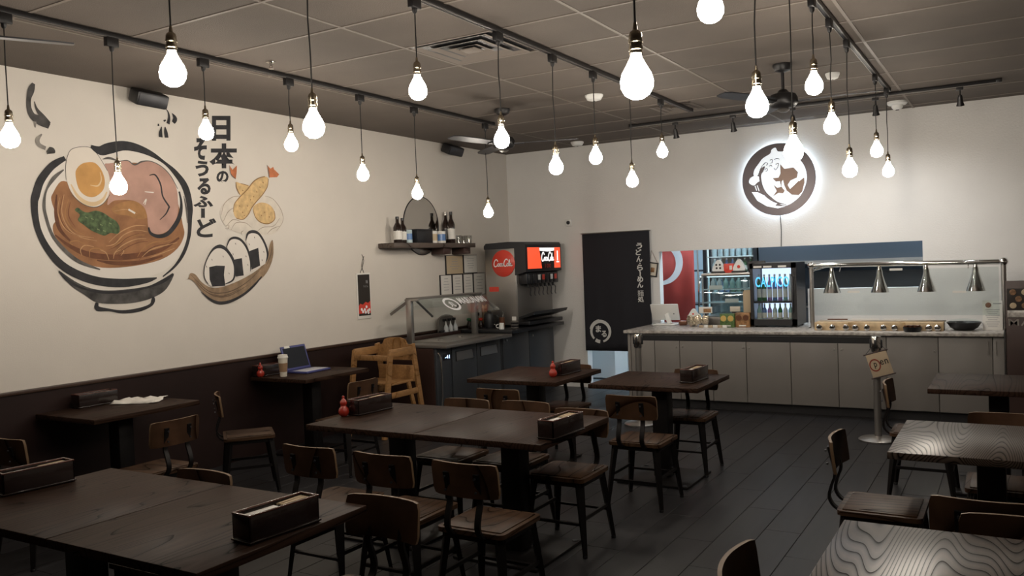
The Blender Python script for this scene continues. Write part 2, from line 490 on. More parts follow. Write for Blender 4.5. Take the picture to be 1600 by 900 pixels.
def text_mesh(body, bold=0.0):
    cu = bpy.data.curves.new('lettering', 'FONT')
    cu.body = body; cu.resolution_u = 3; cu.space_character = 1.1 if body.isascii() else 1.0
    o = bpy.data.objects.new('lettering', cu); col.objects.link(o)
    best, area = None, -1
    for off in sorted({0.0, bold * .5, bold * .75, bold}):     # the boldest weight whose outlines still fill cleanly
        cu.offset = off
        bpy.context.view_layer.update()
        me = bpy.data.meshes.new_from_object(o.evaluated_get(bpy.context.evaluated_depsgraph_get()))
        a = sum(p.area for p in me.polygons)
        if a <= area: break
        best, area = me, a
    bpy.data.objects.remove(o); bpy.data.curves.remove(cu)
    return best

def text(name, body, m, parent, c, u, v, w, h, bold=0.0, shear=0.0, lift=0.002):
    """flat lettering fitted to w x h, centred at c in plane u, v"""
    me = text_mesh(body, bold)
    xs = [q.co.x for q in me.vertices]; ys = [q.co.y for q in me.vertices]
    x0, x1, y0, y1 = min(xs), max(xs), min(ys), max(ys)
    u, v = Vector(u), Vector(v)
    n = u.cross(v)
    for q in me.vertices:
        b = (q.co.y - y0) / (y1 - y0 or 1) - 0.5
        a = (q.co.x - x0) / (x1 - x0 or 1) - 0.5
        q.co = Vector(c) + u * (a * w + shear * b * h) + v * (b * h) + n * lift
    me.materials.clear(); me.materials.append(M[m])
    return link(name, me, parent)

def quad_text(name, body, m, parent, q, fn, bold=0.0):
    """lettering fitted to a quadrilateral q (top-left, top-right, bottom-right, bottom-left); fn maps a plane point to 3-D"""
    me = text_mesh(body, bold)
    xs = [p.co.x for p in me.vertices]; ys = [p.co.y for p in me.vertices]
    x0, x1, y0, y1 = min(xs), max(xs), min(ys), max(ys)
    for p in me.vertices:
        a = (p.co.x - x0) / (x1 - x0 or 1); b = (p.co.y - y0) / (y1 - y0 or 1)
        t = [q[0][i] * (1 - a) * b + q[1][i] * a * b + q[2][i] * a * (1 - b) + q[3][i] * (1 - a) * (1 - b) for i in (0, 1)]
        p.co = fn(t)
    me.materials.clear(); me.materials.append(M[m])
    return link(name, me, parent)

SCRIPT = [[(2.6, 2.5), (2.3, 3.2), (1.5, 3.4), (.7, 2.6), (.3, 1.3), (.8, .3), (1.8, .45), (2.4, 1.1)],
          [(2.95, 1.65), (2.5, 1.3), (2.55, .55), (3.05, .4), (3.4, 1.0), (3.15, 1.6), (2.8, 1.5)],
          [(4.35, 1.4), (3.95, 1.65), (3.6, 1.1), (3.75, .45), (4.3, .5), (4.6, .8)],
          [(5.3, 1.5), (4.8, 1.6), (4.55, 1.0), (4.75, .4), (5.15, .7), (5.35, 1.5), (5.2, .7), (5.5, .4), (5.8, .7)],
          [(5.55, 1.15), (5.95, 1.2)],
          [(8.3, 2.9), (7.9, 3.5), (7.1, 3.3), (6.4, 2.4), (6.1, 1.2), (6.6, .3), (7.4, .5), (7.9, 1.1)],
          [(8.35, 1.65), (7.9, 1.3), (7.95, .55), (8.45, .4), (8.8, 1.0), (8.55, 1.6), (8.2, 1.5)],
          [(8.9, 1.0), (9.5, 2.4), (9.45, 3.2), (9.1, 2.7), (9.0, 1.2), (9.15, .45), (9.5, .6)],
          [(10.3, 1.5), (9.85, 1.6), (9.6, 1.0), (9.8, .4), (10.15, .7), (10.4, 1.5), (10.25, .7), (10.6, .4), (10.9, .8)]]
def script_lettering(name, m, parent, c, u, v, w, t=0.001, bold=1.0):
    mb = MB()
    k = w / 10.6
    n = Vector(u).cross(Vector(v))
    for st in SCRIPT:
        big = st[0][1] > 2.4
        pts = [((p[0] - 5.4) * k, (p[1] - 1.6) * k * 1.1, k * bold * (0.42 if big else 0.34)) for p in st]
        mb.ribbon(pts, c, u, v, n, t)
    return mb.obj(name, m, parent)

def arc(cx, cy, r, a0, a1, n=14):
    return [(cx + r * math.cos(R(a0 + (a1 - a0) * i / n)), cy + r * math.sin(R(a0 + (a1 - a0) * i / n))) for i in range(n + 1)]

# ================================================================== the room
XL, XR, YF, YB, ZC = -6.15, 4.2, -3.6, 10.30, 3.25
struct('wall_left', MB().span(XL - .12, XL, YF, YB + .12, 0, ZC + .1), 'wall', 'cream painted side wall carrying the food mural')
struct('wall_right', MB().span(XR, XR + .12, YF, YB + .12, 0, ZC + .1), 'wall_other', 'plain painted wall of the dining room')
struct('wall_front', MB().span(XL, XR, YF - .12, YF, 0, ZC + .1), 'wall_other', 'plain painted wall behind the dining room')
DX0, DX1, DZ = -5.01, -4.05, 2.085           # doorway
OX0, OX1, OZ, KX, KZ = -3.925, -0.872, 1.79, -2.10, 1.28   # serving hatch, knee wall
wb = MB()
wb.span(XL, DX0, YB, YB + .12, 0, DZ)
wb.span(XL, XR, YB, YB + .12, DZ, ZC + .1)
wb.span(DX1, OX0, YB, YB + .12, 0, DZ)
wb.span(OX0, OX1, YB, YB + .12, OZ, DZ)
wb.span(OX1, XR, YB, YB + .12, 0, DZ)
wb.span(OX0, KX, YB, YB + .12, 0, .80)
wb.span(KX, OX1, YB, YB + .12, 0, KZ)
struct('wall_back', wb, 'wall_back', 'pale textured rear wall with doorway and serving hatch')
tr = struct('trim_1', MB().span(XL, XL + .018, YF, YB, 0, .905), 'wainscot', 'dark brown wainscot along the mural wall')
MB().span(XL, XL + .032, YF, YB, .905, .932, .004).obj('cap_rail', 'cap', tr)
dt = struct('trim_2', MB().span(DX0 - .004, DX0 + .03, YB - .012, YB + .13, 0, DZ).span(DX0, DX1, YB - .012, YB + .13, DZ - .02, DZ + .004), 'white', 'thin white frame round the curtained doorway')

# ceiling: slab, lay-in tiles and tee bars
ceil = struct('ceiling', MB().span(XL, XR, YF, YB, ZC + .012, ZC + .1), 'ceil', 'dark brown suspended tile ceiling')
GX = [-5.025 + 1.365 * k for k in range(7)]
GX = [XL] + GX + [XR]
GY = [4.14 + .66 * k for k in range(-12, 10)]
GY = [YF] + [g for g in GY if YF + .1 < g < YB - .1] + [YB]
tiles = {}
for i in range(1, len(GX) - 1):
    for j in range(len(GY) - 1):
        if i == 2 and abs(GY[j] - 4.80) < .02: w_half = True
        else: w_half = False
        x0, x1, y0, y1 = GX[i] + .008, GX[i + 1] - .008, GY[j] + .008, GY[j + 1] - .008
        if w_half: x0 = -2.975
        key = (round(x1 - x0, 3), round(y1 - y0, 3))
        if key not in tiles:
            tiles[key] = MB().box((0, 0, 0), (key[0], key[1], .016), .004, seg=1).mesh('ceiling_tile', 'ceil', False)
        link('ceiling_tile', tiles[key], ceil, ((x0 + x1) / 2, (y0 + y1) / 2, ZC + .006))
bx = MB().span(-.011, .011, YF, YB, -.004, .004).mesh('tee_bar', 'bar', False)
by = MB().span(-5.03, XR, -.011, .011, -.004, .004).mesh('tee_bar', 'bar', False)
for g in GX[1:-1]: link('tee_bar', bx, ceil, (g, 0, ZC - .001))
for g in GY[1:-1]: link('tee_bar', by, ceil, (0, g, ZC - .002))
MB().span(XL, -5.035, YF, YB, ZC - .002, ZC + .012).obj('plain_border', 'ceil', ceil, False)

# floor: joint bed and planks
floor = struct('floor', MB().span(XL, XR, YF, YB + .2, -.1, -.004), 'floor_base', 'dark grey wood-look plank floor')
PW, PL = .218, 1.22
plank_me = MB().box((0, 0, 0), (PW - .003, PL - .002, .008), .0015, seg=1).mesh('plank', 'plank', False)
cut = {}
far = MB()
ncol = 0
c = -1.8 - PW * 20
while c < XR:
    off = (ncol * .43) % PL
    y = YF - off
    while y < YB:
        y0, y1 = max(y, YF), min(y + PL, YB + .05)
        x0, x1 = max(c, XL), min(c + PW, XR)
        if y1 - y0 > .03 and x1 - x0 > .02:
            cx, cy = (x0 + x1) / 2, (y0 + y1) / 2
            seen = -5.5 < cx < .25 and cy > 2.6 and cx > -1.15 * cy
            if seen:
                if y1 - y0 > PL - .01 and x1 - x0 > PW - .01: me = plank_me
                else:
                    key = (round(x1 - x0, 3), round(y1 - y0, 3))
                    if key not in cut: cut[key] = MB().box((0, 0, 0), (key[0] - .004, key[1] - .004, .008), .0015, seg=1).mesh('plank', 'plank', False)
                    me = cut[key]
                link('plank', me, floor, (cx, cy, -.004))
            else:
                far.box((cx, cy, -.004), (x1 - x0 - .004, y1 - y0 - .004, .008))
        y += PL
    c += PW; ncol += 1
fo = far.obj('plank_field', 'plank', floor, False); fo['kind'] = 'stuff'

# ------------------------------------------------------------------ kitchen behind the hatch
KY0, KY1, KXL, KXR, KZC = YB + .12, 13.6, -6.0, 1.2, 2.75
struct('floor_kitchen', MB().span(KXL, KXR, YB + .05, KY1, -.1, 0.0), 'kitchen_floor', 'pale tiled kitchen floor beyond the doorway')
struct('ceiling_kitchen', MB().span(KXL, KXR, KY0, KY1, KZC, KZC + .1), 'white', 'white kitchen ceiling')
struct('wall_kitchen_back', MB().span(KXL, KXR, KY1, KY1 + .1, 0, KZC), 'kitchen_wall', 'pale blue kitchen wall')
struct('wall_kitchen_left', MB().span(KXL - .1, KXL, KY0, KY1, 0, KZC), 'kitchen_wall', 'pale blue kitchen side wall')
struct('wall_kitchen_right', MB().span(KXR, KXR + .1, KY0, KY1, 0, KZC), 'kitchen_wall', 'pale kitchen wall at the far end')
for i, (x, y) in enumerate(((-4.6, 11.6), (-2.6, 11.1), (-.6, 11.1))):
    t = thing('ceiling_light', ('cool white panel light over the kitchen doorway', 'cool white panel light over the hatch cooler', 'cool white panel light over the kitchen hood')[i], 'light', (x, y, KZC), group='kitchen panel lights')
    MB().box((0, 0, -.02), (1.24, .64, .04), .006).obj('frame', 'white', t)
    MB().box((0, 0, -.043), (1.16, .56, .006)).obj('diffuser', 'kitchen_lamp', t)

# ================================================================== ceiling fittings
def rail(name, label, p0, p1):
    t = thing(name, label, 'track', (0, 0, 0), group='ceiling light tracks')
    d = Vector(p1) - Vector(p0)
    along_y = abs(d.y) > abs(d.x)
    c = (Vector(p0) + Vector(p1)) / 2
    MB().box(c, (.036, d.y, .03) if along_y else (d.x, .036, .03), .003).obj('rail_body', 'track', t)
    L = d.y if along_y else d.x
    for s in (-1, 1):
        off = Vector((s * .0135, 0, -.0165)) if along_y else Vector((0, s * .0135, -.0165))
        MB().box(c + off, (.004, L, .004) if along_y else (L, .004, .004)).obj('rail_lip', 'steel_dull', t)
    for e in (p0, p1):
        MB().box(e, (.042, .05, .036) if along_y else (.05, .042, .036), .004).obj('end_cap', 'track', t)
TZ = ZC - .022
TL, TM, TR = -4.842, -2.869, -1.011
rail('light_track', 'black light track running beside the mural wall', (TL, 1.2, TZ), (TL, 7.85, TZ))
rail('light_track', 'black light track passing the square air vent', (TM, -.2, TZ), (TM, 8.58, TZ))
rail('light_track', 'black light track ending near the white dome camera', (TR, -.2, TZ), (TR, 8.85, TZ))
rail('light_track', 'black spotlight track parallel to the logo wall', (-3.75, 9.10, TZ), (-.10, 9.10, TZ))

adapter_me = MB().box((0, 0, -.035), (.038, .085, .06), .006).lathe([(.016, -.065), (.014, -.085), (.006, -.095), (.0, -.095)], n=10).mesh('track_adapter', 'track')
socket_me = MB().lathe([(.0, .098), (.005, .098), (.008, .075), (.017, .068), (.021, .058), (.021, .046), (.023, .044), (.023, .036), (.021, .034), (.021, .022), (.023, .020), (.023, .012), (.020, .010), (.020, 0), (.0, 0)], n=16).mesh('socket', 'brass')
bulb_me = MB().lathe([(.0, .0), (.016, -.001), (.019, -.013), (.030, -.034), (.045, -.060), (.052, -.084), (.050, -.107), (.039, -.127), (.021, -.139), (.0, -.143)], n=16).mesh('bulb', 'bulb')
ORD = ['first', 'second', 'third', 'fourth', 'fifth', 'sixth', 'seventh', 'eighth', 'ninth']
PEND = {'mural-side': (TL, [(2.680, 2.530), (3.339, 2.301), (4.036, 2.720), (4.845, 2.715), (5.680, 2.541), (6.449, 2.417), (7.695, 2.279)]),
        'middle': (TM, [(2.242, 2.528), (3.023, 2.408), (3.866, 2.713), (4.758, 2.530), (5.512, 2.412), (6.204, 2.544), (6.944, 2.405), (7.710, 2.730)]),
        'counter-side': (TR, [(2.511, 2.273), (3.301, 2.688), (3.970, 2.404), (4.702, 2.263), (5.302, 2.710), (5.852, 2.538), (6.512, 2.303), (7.942, 2.575), (8.693, 2.456)])}
for side, (x, L) in PEND.items():
    for i, (y, z) in enumerate(L):
        n = len(L)
        lab = 'hanging bare bulb on black cord, %s from the camera on the %s track' % (ORD[i], side)
        t = thing('pendant_lamp', lab, 'lamp', (x, y, TZ - .008), group='pendant bulbs on the ceiling tracks')
        zb = z + .072 - (TZ - .008)                 # bulb neck, local
        link('track_adapter', adapter_me, t)
        sw = random.uniform(-.006, .006)
        MB().tube([(0, 0, -.09), (sw, sw * .5, (zb + .095 - .09) * .35 - .06), (-sw * .6, sw, (zb + .095) * .7), (0, 0, zb + .09)], .0038, 6).obj('cord', 'cord', t)
        link('socket', socket_me, t, (0, 0, zb))
        link('bulb', bulb_me, t, (0, 0, zb))

# track spotlights over the logo wall
for i, (x, what, watt) in enumerate(((-3.227, 'over the curtain end', 11), (-2.58, 'between the hatch and the logo', 14), (-1.956, 'over the round logo', 26), (-1.16, 'beside the dome camera', 52), (-.42, 'at the far end of the short track', 9))):
    t = thing('track_spotlight', 'small black track spotlight ' + what, 'spotlight', (x, 9.10, TZ - .015), group='track spotlights over the logo wall')
    MB().box((0, 0, -.018), (.06, .034, .03), .004).obj('track_adapter', 'track', t)
    MB().tube([(0, 0, -.03), (0, 0, -.085)], .007, 8).obj('stem', 'track', t)
    hd = MB()
    hd.lathe([(.0, .05), (.016, .05), (.022, .03), (.026, -.02), (.036, -.05), (.033, -.05), (.022, -.03), (.0, -.03)], n=16)
    h = hd.obj('lamp_head', 'track', t)
    h.location = (0, .012, -.125); h.rotation_euler = (R(22), 0, 0)
    l = MB().lathe([(.0, -.043), (.029, -.043), (.0, -.0425)], n=16).obj('lens', 'spot_lens', h)
    ld = bpy.data.lights.new('spot_beam', 'SPOT'); ld.energy = watt; ld.color = (1, .99, .97); ld.spot_size = R(125); ld.spot_blend = 1.0; ld.shadow_soft_size = .03
    lo = bpy.data.objects.new('spot_beam', ld); col.objects.link(lo); lo.parent = t
    lo.location = (0, .04, -.19); lo.rotation_euler = (R(24), 0, 0)

# ceiling fans (at rest)
def fan(label, x, y, zb, a0):
    t = thing('ceiling_fan', label, 'fan', (x, y, ZC), group='black three-bladed ceiling fans')
    MB().lathe([(.0, 0), (.075, 0), (.078, -.02), (.06, -.055), (.02, -.07), (.0, -.07)], n=24).obj('canopy', 'track', t)
    MB().tube([(0, 0, -.06), (0, 0, zb + .08 - ZC)], .013, 10).obj('downrod', 'track', t)
    z = zb - ZC
    MB().lathe([(.0, z + .10), (.03, z + .10), (.05, z + .075), (.10, z + .06), (.115, z + .03), (.115, z - .01), (.095, z - .04), (.05, z - .055), (.0, z - .058)], n=28).obj('motor', 'track', t)
    MB().lathe([(.0, z - .056), (.045, z - .056), (.05, z - .066), (.03, z - .08), (.0, z - .083)], n=20).obj('hub_cap', 'steel_dull', t)
    for k in range(3):
        a = R(a0 + 120 * k)
        rot = Matrix.Rotation(a, 3, 'Z') @ Matrix.Rotation(R(9), 3, 'X')
        mb = MB()
        pts = [(.12, -.045), (.20, -.058), (.45, -.066), (.68, -.062), (.745, -.04), (.75, 0), (.745, .04), (.68, .062), (.45, .066), (.20, .058), (.12, .045)]
        mb.prism(pts, rot @ Vector((0, 0, 0)), rot @ Vector((1, 0, 0)), rot @ Vector((0, 1, 0)), rot @ Vector((0, 0, 1)), .008)
        b = mb.obj('blade', 'darkgrey', t); b.location = (0, 0, z)
        MB().box(rot @ Vector((.14, 0, -.006)), (.14, .05, .01), .003, rot=rot).obj('blade_bracket', 'track', b)
fan('black ceiling fan hanging in front of the corner above the drink station', -4.36, 7.26, 2.90, 20)
fan('black ceiling fan hanging before the glowing round logo', -1.606, 7.14, 2.94, 5)
fan('black ceiling fan whose blade tips show over the mural at the picture edge', -4.55, 2.02, 2.93, 62)

def diffuser(label, x0, x1, y0, y1):
    t = thing('air_vent', label, 'vent', ((x0 + x1) / 2, (y0 + y1) / 2, ZC - .003), group='square ceiling air vents')
    w, h = x1 - x0, y1 - y0
    MB().box((0, 0, .012), (w, h, .012)).obj('plenum', 'blackp', t)
    for k, f in enumerate((.94, .66, .38)):
        mb = MB()
        a, b = w * f / 2, h * f / 2
        z0, z1 = -.002 - .0 * k, .004
        d = .07 * min(w, h)
        for (p, q) in (((-a, -b), (a, -b)), ((a, -b), (a, b)), ((a, b), (-a, b)), ((-a, b), (-a, -b))):
            k2 = 1 - d / min(a, b)
            v = [mb.bm.verts.new((p[0], p[1], -.006)), mb.bm.verts.new((q[0], q[1], -.006)), mb.bm.verts.new((q[0] * k2, q[1] * k2, .006)), mb.bm.verts.new((p[0] * k2, p[1] * k2, .006))]
            mb.bm.faces.new(v)
        mb.obj('louver_ring', 'bar', t, False)
    MB().box((0, 0, -.006), (w * .2, h * .2, .006), .002).obj('centre_plate', 'bar', t)
diffuser('square louvred air vent beside the middle light track', -3.652, -2.985, 4.808, 5.452)
diffuser('square louvred air vent near the logo wall behind the middle track', -3.20, -2.72, 8.18, 8.70)

def smoke(label, p, r):
    t = thing('smoke_detector', label, 'detector', p, group='white round ceiling detectors')
    MB().lathe([(.0, 0), (r, 0), (r, -.012), (r * .92, -.022), (r * .75, -.045), (r * .3, -.055), (0, -.056)], n=24).obj('housing', 'white', t)
    MB().lathe([(0, -.0565), (r * .14, -.056), (r * .14, -.058), (0, -.059)], n=12).obj('sensor_button', 'darkgrey', t)
smoke('white domed smoke detector beside the middle track', (-3.345, 7.24, ZC - .004), .085)
smoke('white flat detector between the curtain corner and the fan', (-4.834, 9.90, ZC - .004), .085)
smoke('small pale detector beside the counter-side track', (-1.33, 7.783, ZC - .004), .06)
t = thing('dome_camera', 'white dome security camera over the serving rail', 'camera', (-1.032, 9.75, ZC - .002))
MB().lathe([(.0, 0), (.10, 0), (.10, -.02), (.085, -.035), (.06, -.038), (0, -.038)], n=28).obj('base', 'white', t)
MB().lathe([(.058, -.036), (.055, -.06), (.036, -.082), (0, -.09)], n=24).obj('dome', 'white', t)
MB().lathe([(.0, -.0915), (.018, -.0905), (.02, -.085), (.0, -.08)], n=16).obj('lens', 'blackp', t)
t = thing('fire_sprinkler', 'small chrome sprinkler head in the ceiling near the mural', 'sprinkler', (-4.653, 4.488, ZC - .002))
MB().lathe([(.0, 0), (.035, 0), (.036, -.006), (.02, -.012), (.0, -.012)], n=18).obj('escutcheon', 'chrome', t)
MB().tube([(0, 0, -.01), (0, 0, -.035)], .007, 8).tube([(-.012, 0, -.01), (-.012, 0, -.04), (0, 0, -.05)], .003, 6).tube([(.012, 0, -.01), (.012, 0, -.04), (0, 0, -.05)], .003, 6).obj('nozzle', 'chrome', t)
MB().lathe([(.0, -.05), (.02, -.05), (.02, -.053), (.0, -.054)], n=12).obj('deflector', 'chrome', t)

def speaker(label, y):
    t = thing('wall_speaker', label, 'speaker', (XL, y, 3.165), group='black wall speakers')
    MB().box((.025, 0, 0), (.05, .06, .06), .005).obj('bracket', 'track', t)
    rot = Matrix.Rotation(R(24), 3, 'Y') @ Matrix.Rotation(R(-8), 3, 'Z')
    MB().box((.12, 0, -.005), (.15, .27, .115), .018, rot=rot).obj('cabinet', 'blackp', t)
    MB().box(Vector((.12, 0, -.005)) + rot @ Vector((.077, 0, 0)), (.006, .24, .09), .003, rot=rot).obj('grille', 'darkgrey', t)
speaker('black wall speaker tucked under the ceiling above the painted bowl', 4.47)
speaker('black wall speaker tucked under the ceiling above the bottle shelf', 8.80)

